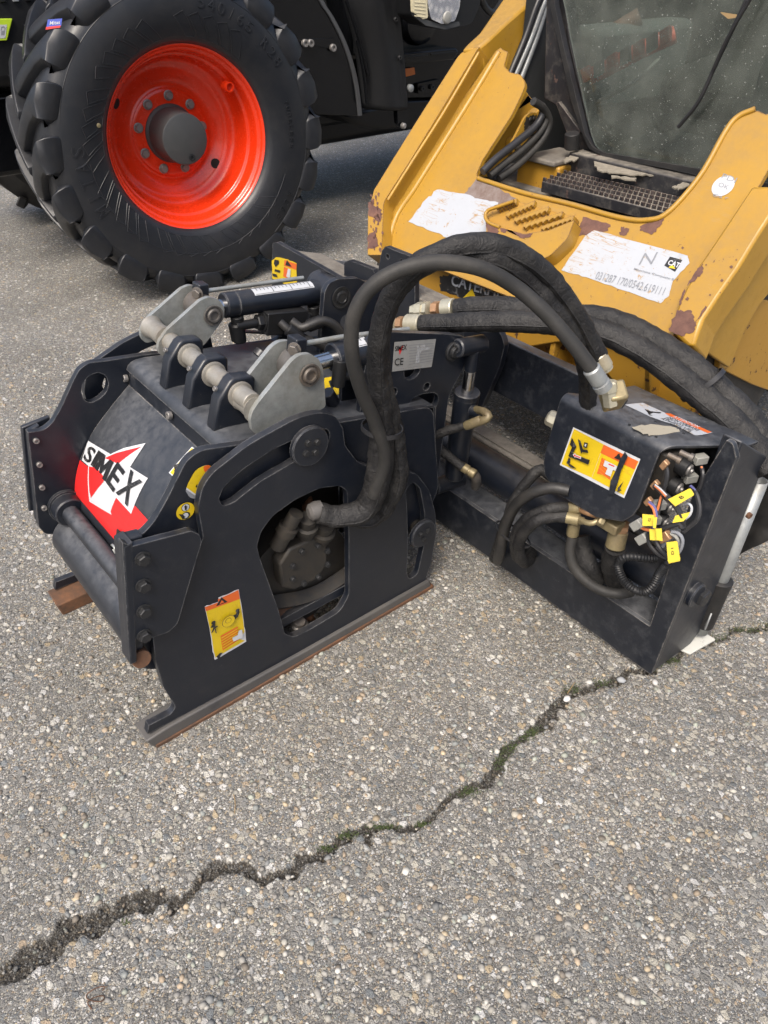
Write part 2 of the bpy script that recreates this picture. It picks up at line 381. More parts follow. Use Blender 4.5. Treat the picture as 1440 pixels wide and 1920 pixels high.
_font = {}
def text_vf(body, bold=0.0):
    """letter shapes as 2D triangles in a unit box (width kept)"""
    key = (body, bold)
    if key not in _font:
        cu = bpy.data.curves.new('t', 'FONT'); cu.body = body; cu.offset = bold; cu.resolution_u = 3
        ob = bpy.data.objects.new('t', cu); COL.objects.link(ob)
        me = bpy.data.meshes.new_from_object(ob.evaluated_get(bpy.context.evaluated_depsgraph_get()))
        V = [Vector(v.co) for v in me.vertices]; F = [tuple(p.vertices) for p in me.polygons]
        bpy.data.objects.remove(ob); bpy.data.curves.remove(cu); bpy.data.meshes.remove(me)
        x0 = min(v.x for v in V); x1 = max(v.x for v in V); y0 = min(v.y for v in V); y1 = max(v.y for v in V)
        _font[key] = ([Vector(((v.x-x0)/(x1-x0), (v.y-y0)/(y1-y0))) for v in V], F)
    return _font[key]
def decal(name, parent, pl, layers, z0=.0012, dz=.0004):
    """flat print: stacked thin layers in one mesh. layer = (points px, material) or ('text', str, px0, px1, px_up, material[, bold])"""
    V, F, MI, mats = [], [], [], []
    for i, L in enumerate(layers):
        mt = L[1] if not isinstance(L[0], str) else L[5]
        if mt not in mats: mats.append(mt)
        z = z0 + dz*i; n = len(V)
        if isinstance(L[0], str):
            tv, tf = text_vf(L[1], L[6] if len(L) > 6 else 0.0)
            a, b, c = (pl.hit(*q, off=z) for q in L[2:5])
            V += [a + (b-a)*q.x + (c-a)*q.y for q in tv]; fs = tf
        else:
            p2 = fillet(to2(pl, L[0]))
            V += [pl.pt(q[0], q[1], z) for q in p2]
            fs = tessellate_polygon([[Vector((q[0], q[1], 0)) for q in p2]])
        for f in fs: F.append(tuple(k+n for k in f)); MI.append(mats.index(mt))
    me = bpy.data.meshes.new(name); me.from_pydata([tuple(v) for v in V], [], F)
    for p, k in zip(me.polygons, MI): p.material_index = k
    bm = bmesh.new(); bm.from_mesh(me)
    for f in bm.faces:
        if f.normal.dot(pl.n) < 0: f.normal_flip()
    bm.to_mesh(me); bm.free()
    return link(name, me, mats, parent)
def rough_edge(pts, amp, n=5, seed=0):
    """a torn sticker outline in px"""
    rnd = random.Random(seed); out = []
    for i in range(len(pts)):
        a, b = pts[i], pts[(i+1) % len(pts)]
        for k in range(n):
            t = k/n; j = amp if k else 0
            out.append((a[0]+(b[0]-a[0])*t+rnd.uniform(-j, j), a[1]+(b[1]-a[1])*t+rnd.uniform(-j, j)))
    return out

# ------------------------------------------------------------------ the road planer
EX = Vector((math.cos(R(10.5)), 0, -math.sin(R(10.5)))); EY = Vector((0, 1, 0)); EZ = Vector((math.sin(R(10.5)), 0, math.cos(R(10.5))))
pln = thing('road_planer', (.55, .2, 0), 'dark navy road planer attachment with red and white emblem and black hoses on the asphalt', 'road planer')

# skids
skid_out = mp(z6, [(172, 1432), (178, 1396), (272, 1348, .02), (292, 1318, .02), (240, 1235, .1), (208, 1130, .1), (195, 1030), (300, 800), (408, 606, .03),
    (386, 480, .08), (400, 400, .1), (440, 335, .1), (600, 210, .3), (800, 100, .2), (905, 73, .1), (965, 88, .05), (997, 140, .03), (1006, 215, .04), (1060, 285, .06),
    (1150, 318, .05), (1250, 318, .05), (1310, 335, .08), (1362, 405, .1), (1387, 500, .1), (1391, 580, .1), (1372, 700, .1), (1345, 780), (1352, 800)])
slot1 = mp(z6, [(474, 440), (490, 395, .03), (560, 325, .2), (700, 232, .2), (830, 172, .1), (925, 140, .03), (945, 165, .02), (930, 215, .03), (790, 284, .2), (650, 365, .2), (540, 452, .02), (490, 474, .02)])
opening = mp(z6, [(634, 640, .03), (650, 580, .05), (700, 510, .08), (800, 440, .1), (900, 394, .1), (985, 384, .05), (1016, 410, .03), (1022, 600, .2), (1022, 845, .04), (985, 915, .04), (860, 990, .1), (790, 1024, .03), (752, 1008, .02), (722, 900, .1), (646, 690, .03)])
slot2 = mp(z6, [(1262, 400, .02), (1292, 366, .02), (1322, 395, .04), (1342, 500, .1), (1338, 640, .1), (1312, 758, .02), (1276, 783, .02), (1266, 750, .02), (1272, 640, .1), (1268, 500, .1)])
sk = plate('skid_plate', NAVY, pln, PY(0), skid_out, .02, [slot1, opening, slot2], .0025)
# welded runner below the skid plate, with a rusted wearing edge
def runner(par, y0, y1):
    V, F = [], []
    for y in (y0, y1):
        V += [Vector((-.012, y, .040)), Vector((.006, y, .0)), Vector((.925, y, .0)), Vector((.915, y, .036)), Vector((.45, y, .038)), Vector((.05, y, .046))]
    n = 6
    F = [tuple(range(n)), tuple(range(n, 2*n))] + [(i, (i+1) % n, (i+1) % n+n, i+n) for i in range(n)]
    o = link('skid_runner', mesh(V, F), WORN, par, .004, 30)
    a = aabb(.008, .93, y0-.004, y1+.004, -.004, .011); link('wear_strip', mesh(*a), RUST, par, .002, 30)
runner(sk, -.010, .060)
me2 = sk.data
sk2 = bpy.data.objects.new('skid_plate', me2); COL.objects.link(sk2); sk2.parent = pln; sk2.matrix_parent_inverse = Matrix.Translation(-pln.location)
sk2.location = (0, .648, 0); b = sk2.modifiers.new('bevel', 'BEVEL'); b.width = .0025; b.segments = 2; b.limit_method = 'ANGLE'; b.angle_limit = R(38)
V, F = [], []
for y in (.585, .668): V += [Vector((-.02, y, .045)), Vector((-.012, y, 0)), Vector((.925, y, 0)), Vector((.915, y, .036)), Vector((.05, y, .046))]
o = link('skid_runner', mesh(V, [(0, 1, 2, 3, 4), (5, 6, 7, 8, 9)] + [(i, (i+1) % 5, (i+1) % 5+5, i+5) for i in range(5)]), RUST, pln, .004, 30)

# body side plates
bodyback = [('w', .62, .690, .2), ('w', .93, .625, .05), ('w', .97, .32, .1), ('w', .75, .13, .1), ('w', .30, .13, .1), ('w', .10, .25, .05)]
near = [p[:2]+(p[2] if len(p) > 2 else 0,) for p in mp(z5, [(1400, 572), (1260, 613, .1), (1030, 645, .06), (950, 700, .1), (900, 800, .3), (850, 900, .2), (775, 1035, .2), (705, 1108, .1), (640, 1112)])]
nb = plate('side_plate', NAVY, pln, PY(.028), [('w', .62, .690, .2)] + near + [('w', .035, .35), ('w', .03, .29, .03)] + bodyback[:0:-1], .02, [[('w', .33, .16, .05), ('w', .33, .40, .05), ('w', .40, .50, .06), ('w', .52, .54, .06), ('w', .68, .50, .06), ('w', .70, .40, .05), ('w', .70, .16, .05)]], bevel=.003)
far = mp(z8, [(920, 330), (850, 340, .1), (640, 373, .1), (540, 384, .05), (478, 420, .05), (440, 492, .1), (370, 650, .1), (318, 742, .06), (265, 790, .05), (168, 803), (233, 1370, .03), (272, 1415, .03), (330, 1412, .03)])
farhole = mp(z8, [(487, 555, .02), (497, 505, .03), (535, 460, .03), (590, 442, .02), (638, 463, .02), (652, 512, .02), (640, 560, .03), (600, 600, .03), (545, 628, .02), (505, 608, .02)])
topf = [tuple(z4(*p))+(.03,) for p in [(430, 655), (640, 625), (790, 604), (840, 575)]]
q0 = PY(.60)
farpts = [('w', .62, .72, .05)] + topf[::-1] + far + [('w', .10, .25, .05)] + bodyback[::-1][1:-1]
fp = plate('side_plate', NAVY, pln, q0, farpts, .02, [farhole], .003)
for p in [(215, 850), (235, 993), (250, 1130), (263, 1253)]:
    inst('capb', capbolt, 'bolt', BOLTL, fp, axis_m(Y(*z8(*p), .599), (0, -1, 0), 0, .0075))
# guide bars and bolted keeper at the front of each side plate
def bar(y0, y1, tops, name, par):
    a, b, c, d = tops
    V = [Vector((p[0], y, p[1])) for y in (y0, y1) for p in (a, b, c, d)]
    return link(name, mesh(V, [(0, 1, 2, 3), (4, 5, 6, 7)] + [(i, (i+1) % 4, (i+1) % 4+4, i+4) for i in range(4)]), NAVY, par, .003, 30)
bar(.619, .637, [(.066, .595), (.100, .602), (.047, .325), (.012, .33)], 'guide_bar', pln)
bar(.638, .653, [(.060, .600), (.135, .606), (.075, .35), (.008, .35)], 'keeper_plate', pln)
bar(-.004, .026, [(.070, .640), (.110, .632), (.048, .335), (.012, .335)], 'guide_bar', pln)
kp = plate('keeper_plate', NAVY, pln, PY(-.024), mp(z6, [(66, 622), (110, 640), (360, 574, .02), (392, 590, .02), (402, 622, .03), (380, 690, .05), (300, 965, .03), (262, 1002, .02), (190, 1026, .02), (92, 1034)]), .018, bevel=.003)
bar(-.0245, .024, [(.060, .640), (.082, .643), (.022, .325), (.006, .325)], 'guide_bar', kp)
for p in [(150, 690), (153, 803), (156, 911), (158, 1014)]: bolt(kp, Y(*z6(*p), -.024), (0, -1, 0), .0125)
cyl('lower_pin', RUST, pln, (.035, -.016, .315), (.035, .05, .300), .022)
# round clamp discs riding in the skid slots
def disc(px, r, n, y=-.006):
    c = Y(*px, y)
    d = lathe('clamp_disc', NAVY, pln, c+Vector((0, .006, 0)), (0, -1, 0), [(0, r), (.010, r), (.013, r-.003)], 32)
    for k in range(n):
        th = k*2*math.pi/n + .5; q = c + Vector((math.cos(th)*r*.36, -.006, math.sin(th)*r*.36)); bolt(d, q, (0, -1, 0), .0072, BOLTM)
    return c
disc(z6(856, 217), .050, 4); disc(z6(1332, 585), .045, 3)
for q in (Y(*z6(900, 180), .02), Y(*z6(1310, 560), .02)): cyl('slider_pin', DIRTST, pln, q, q+Vector((0, .012, 0)), .022)

# hood: curved sheet between the side plates
HP = [(.112, .285), (.115, .33), (.127, .38), (.141, .425), (.166, .475), (.214, .540), (.273, .592), (.343, .645)]
HS = [0]
for a, b in zip(HP, HP[1:]): HS.append(HS[-1]+math.hypot(b[0]-a[0], b[1]-a[1]))
def fine_prof():
    S = spline([Vector((p[0], 0, p[1])) for p in HP], .012); return [(p.x, p.z) for p in S]
HP = fine_prof(); HS = [0]
for a, b in zip(HP, HP[1:]): HS.append(HS[-1]+math.hypot(b[0]-a[0], b[1]-a[1]))
def sheet(prof, y0, y1, th, name, mt, par):
    n = len(prof); off = []
    for i in range(n):
        a = prof[max(i-1, 0)]; b = prof[min(i+1, n-1)]; tx, tz = b[0]-a[0], b[1]-a[1]; l = math.hypot(tx, tz) or 1
        off.append((prof[i][0]+tz/l*th, prof[i][1]-tx/l*th))
    ring = prof + off[::-1]; m = len(ring)
    V = [Vector((p[0], y, p[1])) for y in (y0, y1) for p in ring]
    F = [(i, (i+1) % m, (i+1) % m+m, i+m) for i in range(m)]
    for b in (0, m): F += [(b+i, b+i+1, b+m-2-i, b+m-1-i) for i in range(n-1)]
    return link(name, mesh(V, F), mt, par, 0, 40)
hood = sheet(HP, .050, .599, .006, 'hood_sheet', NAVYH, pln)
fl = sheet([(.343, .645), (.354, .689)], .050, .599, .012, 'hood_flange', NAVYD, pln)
flp = Pl((.3415, 0, .645), (-.97, 0, .243))
V, F = aabb(.332, .351, .052, .598, .640, .692)
flp = Pl((.338, 0, .645), (-.972, 0, .235))
for p in [(628, 256), (866, 456), (1110, 640)]:
    q = flp.hit(*z5(*p)); inst('capb2', capbolt, 'bolt', BOLTL, fl, axis_m(q, (-1, 0, .2), 0, .010))
# deck: rolled front edge, falling gently to the rear
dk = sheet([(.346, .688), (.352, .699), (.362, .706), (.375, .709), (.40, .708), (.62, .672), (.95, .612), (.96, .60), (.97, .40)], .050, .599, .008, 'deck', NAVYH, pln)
# front tubes
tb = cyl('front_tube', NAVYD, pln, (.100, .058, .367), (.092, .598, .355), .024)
lathe('tube_collar', NAVY, tb, (.094, .599, .357), (0, -1, 0), [(0, .048), (.012, .048), (.012, .042), (.045, .042), (.048, .039)], 28)
V, F = tube_vf([(.105, .050, .255), (.100, .599, .25)], .070, seg=40, sub=False)
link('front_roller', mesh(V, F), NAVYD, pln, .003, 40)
sheet([(.092, .30), (.102, .335), (.112, .35), (.122, .352)], .052, .597, .006, 'front_lip', DUSTEEL, pln)
tube('lock_ring', ZINC, pln, [Y(*z5(560, 1180), .135)+Vector((0, .012*math.cos(a), .010*math.sin(a))) for a in np.linspace(.5, 5.6, 12)], .0028, seg=8, step=.004)

# milling drum inside, picks showing under the motor
dr = lathe('milling_drum', DIRTST, pln, (.50, .065, .235), (0, 1, 0), [(0, .165), (.5, .165), (.505, .16)], 40)
for k in range(26):
    th = 2*math.pi*k/13 + (k // 13)*.24; q = Vector((.50+.165*math.cos(th), .085+.03*(k % 5)+.25*(k//13), .235+.165*math.sin(th)))
    lathe('pick', RUST, dr, q, (math.cos(th)-.5*math.sin(th), -.25, math.sin(th)+.5*math.cos(th)), [(0, .017), (.022, .017), (.028, .012), (.05, .004)], 10)
tube('drum_band', DIRTST, pln, [Y(*z6(u, v), .055) for u, v in [(690, 880), (800, 862), (900, 825), (1020, 745), (1060, 700)]], .026, seg=4, step=.02)
tube('drum_band', RUST, pln, [Y(*z6(u, v), .058) for u, v in [(700, 925), (800, 905), (930, 850), (1040, 770)]], .022, seg=4, step=.02)
lathe('pick_holder', STEEL, pln, Y(*z6(812, 985), .05), (0, -.2, 1), [(0, .024), (.02, .024), (.024, .018), (.035, .016)], 20)
# hydraulic motor seen through the opening
mc = Y(*z6(835, 715), .022)
def motor(hw, y0, y1, mt, name, par):
    P = [(-.085, -.05), (-.085, .045), (-.045, .085), (.05, .082), (.088, .04), (.085, -.045), (.045, -.090), (-.045, -.085)]
    V = [Vector((mc.x+p[0]*hw, y, mc.z+p[1]*hw)) for y in (y0, y1) for p in P]; n = 8
    return link(name, mesh(V, [tuple(range(n)), tuple(range(n, 2*n))] + [(i, (i+1) % n, (i+1) % n+n, i+n) for i in range(n)]), mt, par, .006, 30)
mo = motor(.84, mc.y, mc.y+.04, DIRTST, 'hydraulic_motor', pln)
motor(.74, mc.y+.038, mc.y+.15, DIRTST, 'motor_housing', mo)
for p in [(784, 722), (822, 660), (890, 636), (930, 658), (930, 715), (892, 768), (830, 795), (784, 776)]:
    bolt(mo, Y(*z6(*p), mc.y), (0, -1, 0), .0068, BOLTM)
for (u, v), (u2, v2), r in [((720, 640), (800, 500), .021), ((840, 590), (850, 520), .024), ((900, 610), (925, 545), .026)]:
    a = Y(*z6(u, v), .045); b2 = Y(*z6(u2, v2), .012); d = (b2-a)
    lathe('motor_port', DIRTST, mo, a, d, [(0, r), (d.length*.4, r), (d.length*.42, r*1.25), (d.length*.62, r*1.25), (d.length*.64, r*.9), (d.length, r*.9)], 12)
box('gearbox_cover', DIRTST, pln, mc.x-.22, mc.x+.24, .20, .21, .20, .62, .004)

# galvanised depth shaft, bearing clamps, link plates and pins
sh0, sh1 = Vector((.442, .090, .780)), Vector((.442, .590, .776))
cyl('depth_shaft', SHAFT, pln, sh0, sh1, .0235)
for y in (.415, .290, .165):
    P = [(-.075, -.085), (-.062, -.01), (-.030, .040), (-.018, .048), (.034, .048), (.046, .038), (.048, -.085)]
    c = Vector((.442, y, .778)); V = [c + EX*p[0]*.86 + EZ*p[1]*(.84 if p[1] > -.05 else 1) + EY*d for d in (-.019, .019) for p in P]; n = len(P)
    cl = link('bearing_clamp', mesh(V, [tuple(range(n)), tuple(range(n, 2*n))] + [(i, (i+1) % n, (i+1) % n+n, i+n) for i in range(n)]), NAVY, pln, .008, 30, 3)
    inst('capb3', capbolt, 'bolt', BOLTL, cl, axis_m(c - EX*.050 + EZ*.012, (-.9, 0, .45), 0, .006))
    lathe('shaft_bush', SHAFT, cl, c-EY*.019, (0, -1, 0), [(0, .031), (.005, .031), (.006, .029)], 24)
ln_pts = mp(z4, [(662, 1030, .03), (672, 985, .03), (705, 935, .03), (890, 705, .06), (930, 678, .03), (985, 672, .03), (1030, 700, .03), (1052, 750, .03), (1062, 850), (1068, 962, .01), (900, 1030), (705, 1118, .02), (672, 1090, .03)])
lf_pts = mp(z4, [(163, 640, .02), (168, 605, .03), (210, 545, .04), (390, 385, .05), (435, 365, .03), (490, 378, .03), (520, 420, .03), (520, 480, .03), (415, 622, .03), (380, 640), (190, 690, .03), (168, 668, .03)])
def links(pts, y, gap, pin_px, lobe):
    pl = PY(y)
    a = plate('link_plate', ZINC, pln, pl, pts, .013, bevel=.0025)
    sh = pl.hit(*pin_px) - pl.hit(*pin_px); q2 = [pl.uv(pl.hit(p[0], p[1])) for p in pts]
    b2 = plate('link_plate', ZINC, pln, PY(y+gap), [('w', q.x, q.y) + tuple(p[2:]) for q, p in zip(q2, pts)], .013, bevel=.0025)
    c = pl.hit(*pin_px)
    lathe('link_pin', STEEL, a, c, (0, -1, 0), [(-gap-.016, .016), (.004, .016), (.004, .027), (.009, .027), (.009, .0235), (.006, .023), (.006, .0195), (.010, .018), (.013, .0165), (.013, .012), (.008, .0115), (.008, 0)], 32)
    lb = pl.hit(*lobe)
    lathe('shaft_boss', SHAFT, a, lb+EY*.012, (0, 1, 0), [(0, .031), (.010, .027), (gap*.5, .0245), (gap-.025, .027), (gap-.013, .031)], 28)
    lathe('rod_eye', STEEL, a, c+EY*.020, (0, 1, 0), [(0, .034), (.003, .037), (gap-.030, .037), (gap-.027, .034)], 28)
    return c
pn = links(ln_pts, .072, .086, z4(975, 782), z4(706, 985))
pf = links(lf_pts, .500, .105, z4(457, 462), z4(222, 600))

# depth cylinders with ruler strip, indicator rods
def cylinder(a, b, rod, y, r):
    d = (b-a).normalized(); L = (b-a).length
    cyl('cylinder_rod', CHROME, pln, rod, a+d*.02, .019)
    c = lathe('depth_cylinder', NAVY, pln, a, d, [(0, r-.004), (.003, r), (.035, r), (.036, r-.003), (.038, r), (L-.003, r), (L, r-.003)], 32)
    return c, d
af, bf = Y(418, 573, .545), Y(612, 545, .545)
cf, df = cylinder(af, bf, pf+EY*.045, .545, .034)
an, bn = Y(622, 672, .112), Y(692, 655, .112)
cn, dn = cylinder(an, bn, pn+EY*.04, .112, .036)
def ruler(c, a, d, t0, t1, r, par):
    up0 = Vector((-.15, -.35, .9)); up0 = (up0-d*up0.dot(d)).normalized(); sd = d.cross(up0)
    V, F, MI = [], [], []
    def patch(u0, u1, th0, th1, off, mi):
        n = len(V); K = 5
        for u in (u0, u1):
            for k in range(K+1):
                th = th0+(th1-th0)*k/K; V.append(a+d*u+(up0*math.cos(th)+sd*math.sin(th))*(r+off))
        for k in range(K): F.append((n+k, n+k+1, n+K+2+k, n+K+1+k)); MI.append(mi)
    patch(t0, t1, -.42, .42, .0008, 0)
    m = int((t1-t0)/.012)
    for k in range(1, m):
        u = t0+k*.012; patch(u, u+.0022, -.34, .0 if k % 5 else .3, .0012, 1)
    patch(t0+.004, t1-.004, -.36, -.33, .0012, 1); patch(t0+.004, t1-.004, .33, .36, .0012, 1)
    me = bpy.data.meshes.new('ruler'); me.from_pydata([tuple(v) for v in V], [], F)
    for p, k in zip(me.polygons, MI): p.material_index = k
    return link('ruler_sticker', me, [PAPER, BLACKP], par)
ruler(cf, af, df, .085, (bf-af).length-.06, .034, cf)
ruler(cn, an, dn, .05, (bn-an).length-.02, .036, cn)
for P, r in (([Y(368, 548, .59), Y(568, 521, .59)], .0062), ([Y(548, 648, .115), Y(640, 632, .115), Y(766, 617, .115)], .0062)):
    tube('indicator_rod', ZINC, pln, P, r, seg=12, sub=False)
for px, y in ((( 376, 547), .575), ((556, 650), .125)):
    q = Y(*px, y); obox('rod_bracket', NAVY, pln, q+EZ*-.002, EX*.015, EY*.020, EZ*.026, .003); bolt(pln, q-EY*.02+EX*-.018+EZ*.004, (-1, -.6, 0), .012, STEEL, 'rod_nut')
# port elbows, valve block and short hoses under the far cylinder
def elbow(px, y, dz, r=.014):
    q = Y(*px, y); return cyl('cylinder_port', BLKM, pln, q, q+Vector((0, 0, -dz)), r)
elbow(z4(588, 470), .53, .075, .018); elbow(z4(1000, 415), .53, .06, .018)
for (u, v) in [(590, 545)]: lathe('port_cap', BLKM, pln, Y(*z4(u, v), .53)+Vector((0, 0, -.028)), (0, 0, 1), [(0, .02), (.045, .023), (.05, .018)], 20)
vb = Y(*z4(835, 490), .52); obox('valve_block', BLKM, pln, vb, EX*.066, EY*.028, EZ*.032, .003)
cyl('block_fitting', BLKM, pln, vb-EX*.066, vb-EX*.15-EZ*.006, .013); bolt(pln, vb-EX*.064, -EX, .020, BLKM, 'block_nut'); bolt(pln, vb+EX*.064, EX, .018, BLKM, 'block_nut')
cyl('block_fitting', BLKM, pln, vb+EX*.07, Y(*z4(1005, 465), .53), .013)
tube('valve_hose', RUB, pln, [Y(*z4(820, 500), .49), Y(*z4(870, 545), .47), Y(*z4(930, 585), .46), Y(*z4(1000, 605), .45), Y(*z4(1080, 640), .44)], .0115)
tube('valve_hose', RUB, pln, [Y(*z4(880, 495), .49), Y(*z4(930, 530), .47), Y(*z4(965, 525), .46), Y(*z4(1045, 495), .45), Y(*z4(1110, 515), .44), Y(*z4(1165, 580), .43), Y(*z4(1180, 640), .42)], .0135)
for a, b2 in (((965, 525), (1042, 496)), ((860, 535), (905, 570))): lathe('hose_ferrule', BLKM, pln, Y(*z4(*a), .468 if a[0] > 900 else .472), Y(*z4(*b2), .452)-Y(*z4(*a), .465), [(0, .014), (.004, .018), (.045, .018), (.05, .015)], 16)
elbow((637, 706), .085, .0); q = Y(637, 690, .085)
cyl('cylinder_port', BLKM, pln, q+EZ*.02, q-EZ*.045, .017); cyl('cylinder_port', BLKM, pln, q-EZ*.02, q-EZ*.024+EX*.07, .012)
cyl('lifting_stub', NAVY, pln, Y(*z4(705, 690), .45), Y(*z4(728, 660), .45), .021); cyl('lifting_stub', NAVY, pln, Y(*z4(1110, 940), .15), Y(*z4(1075, 880), .15), .018)
lathe('stub_bore', DARKIN, pln, Y(*z4(728, 660), .45), Y(*z4(728, 660), .45)-Y(*z4(705, 690), .45), [(.0004, .016), (.0012, .016)], 18)

# towers carrying the cylinders, name plate
tw = PY(.085)
tower = plate('tower_plate', NAVY, pln, tw, [(690, 640), (712, 622, .02), (850, 627, .03), (876, 632, .03), (874, 680, .03), (842, 740, .05), (820, 900), (800, 990), (650, 1000)], .018,
    [mp(zn, [(330, 1010, .02), (335, 900, .04), (450, 855, .05), (560, 845, .04), (595, 900, .03), (560, 985, .04), (400, 1045, .03)]), circ(tw, tw.hit(*zn(352, 640)), .028), circ(tw, tw.hit(*zn(480, 793)), .0115), circ(tw, tw.hit(*zn(180, 845)), .013)], .0025)
bk = plate('tower_rib', NAVY, pln, PY(.16), [(640, 640), (712, 622, .02), (850, 625, .03), (810, 900), (640, 1000)], .012)
c = tw.hit(*zn(715, 470)); lathe('pivot_pin', BOLTM, tower, c, (0, -1, 0), [(0, .027), (.006, .027), (.008, .025), (.008, .017), (.015, .016), (.017, .014)], 28)
tw2 = PY(.470)
br = plate('rear_bracket', NAVY, pln, tw2, mp(z4, [(1030, 720), (1062, 340, .03), (1085, 292, .03), (1135, 268, .03), (1240, 263, .03), (1290, 285, .03), (1335, 280, .03), (1420, 360), (1420, 720)]), .018, [mp(z4, [(1150, 470, .02), (1220, 450, .02), (1230, 560), (1140, 600)])], .003)
c = tw2.hit(*z4(1150, 367)); lathe('pivot_pin', BOLTM, br, c, (0, -1, 0), [(0, .032), (.005, .032), (.005, .027), (.003, .026), (.003, .019), (.008, .018), (.009, .014), (.007, .013)], 32)
plate('rear_bracket', NAVY, pln, PY(.585), mp(z4, [(980, 285, .02), (1000, 245, .03), (1050, 222, .03), (1095, 240, .03), (1112, 275, .03), (1110, 420), (1000, 420)]), .016)
lathe('cylinder_eye', NAVY, pln, c+EY*.035, (0, 1, 0), [(0, .040), (.003, .043), (.075, .043), (.078, .04)], 28)
npl = tw.up(.0)
decal('name_plate', tower, tw, [
    (mp(zn, [(185, 388, .003), (560, 360, .003), (520, 612, .003), (163, 655, .003)]), ALU),
    (mp(zn, [(222, 450), (268, 415), (232, 505)]), REDP),
    ('text', 'SIMEX', zn(193, 475), zn(300, 458), zn(197, 428), BLACKP, .02),
    ('text', 'CE', zn(190, 605), zn(268, 596), zn(194, 540), BLACKP, .01)]
    + [(mp(zn, [(315-k*.9, 415+k*24), (540-k*3, 395+k*22), (540-k*3, 398+k*22), (315-k*.9, 418+k*24)]), GREYP) for k in range(8)]
    + [('text', t, zn(395-3*k, 446+k*27), zn(395-3*k+wd, 441+k*27-wd*.1), zn(397-3*k, 425+k*27), WHITE, .01) for k, (t, wd) in enumerate([('PL 4520', 70), ('A5501001', 110), ('2013', 38), ('831', 30), ('801', 30), ('220', 34)])]
    + [('text', 'SIMEX ENGINEERING', zn(215, 640), zn(440, 608), zn(216, 632), GREYP)], z0=.002)

# side shift frame: bottom beam, upright end, upper beam, rails
fr = PX(1.15)
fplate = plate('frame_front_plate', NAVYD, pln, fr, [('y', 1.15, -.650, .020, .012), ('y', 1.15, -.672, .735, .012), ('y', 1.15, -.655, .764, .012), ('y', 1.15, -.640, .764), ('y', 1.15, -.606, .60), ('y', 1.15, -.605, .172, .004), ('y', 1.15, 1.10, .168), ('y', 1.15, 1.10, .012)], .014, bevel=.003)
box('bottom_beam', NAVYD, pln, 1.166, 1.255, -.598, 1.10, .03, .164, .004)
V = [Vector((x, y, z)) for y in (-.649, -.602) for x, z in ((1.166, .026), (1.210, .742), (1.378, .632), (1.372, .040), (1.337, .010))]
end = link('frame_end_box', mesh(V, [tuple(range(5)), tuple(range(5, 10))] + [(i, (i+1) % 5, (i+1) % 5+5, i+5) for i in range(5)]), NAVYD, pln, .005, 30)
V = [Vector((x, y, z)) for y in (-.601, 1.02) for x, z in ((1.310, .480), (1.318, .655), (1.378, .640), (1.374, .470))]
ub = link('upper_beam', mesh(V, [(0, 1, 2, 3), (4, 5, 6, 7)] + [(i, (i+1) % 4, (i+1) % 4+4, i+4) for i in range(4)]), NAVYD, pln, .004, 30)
V, F = tube_vf([(1.270, -.600, .238), (1.270, 1.05, .238)], .056, seg=32, sub=False); link('guide_tube', mesh(V, F), NAVY, pln, .002, 40)
tube('guide_tube', NAVY, pln, [(1.345, -.6, .545), (1.345, 1.0, .545)], .03, seg=20, sub=False)
box('lower_rail', DUSTEEL, pln, 1.355, 1.405, -.598, 1.0, .255, .268, .002)
box('lower_rail', DIRTST, pln, 1.358, 1.402, -.598, 1.0, .18, .2548, .002)
cyl('guide_rod', DUSTEEL, pln, (1.335, -.6, .268), (1.335, .9, .268), .009)
box('floor_strip', RUST, pln, 1.50, 1.54, -.3, .05, .22, .30, .003)
bolt(end, Y(*zr(765, 1305), -.649), (0, -1, 0), .024, BOLTM, 'end_bolt')
lathe('pivot_collar', NAVY, end, Y(*zr(735, 1300), -.649), (0, -1, 0), [(0, .034), (.012, .034), (.015, .031)], 28)
# far end of the frame
fe = PX(1.165)
feo = plate('frame_end_plate', NAVY, pln, fe, [(511, 456, .01), (518, 454, .01), (641, 524), (700, 545), (700, 640), (508, 640)], .018, bevel=.003)
V = [Vector((x, y, z)) for y in (.66, 1.12) for x, z in ((1.186, .52), (1.186, .715), (1.26, .70), (1.26, .5))]
V = [Vector((1.186, y, z)) for y, z in ((1.10, .70), (.66, .69), (.66, .40), (1.10, .40))] + [Vector((1.27, y, z-.01)) for y, z in ((1.02, .70), (.66, .69), (.66, .40), (1.02, .40))]
link('frame_gusset', mesh(V, [(0, 1, 2, 3), (4, 5, 6, 7)] + [(i, (i+1) % 4, (i+1) % 4+4, i+4) for i in range(4)]), DUSTEEL, pln, .004, 30)
tp = plate('top_lug', NAVY, pln, PX(1.20), [(645, 492), (655, 488), (700, 505), (705, 525, .02), (716, 470, .01), (722, 462, .01), (778, 484), (778, 600), (645, 600)], .018, [circ(PX(1.20), X(727, 481, 1.20), .008), circ(PX(1.20), X(753, 491, 1.20), .008)], .003)
for k in range(3): box('top_rail', DUSTEEL, pln, 1.218+k*.036, 1.246+k*.036, .35, .80, .690-.006*k, .722-.006*k, .003)

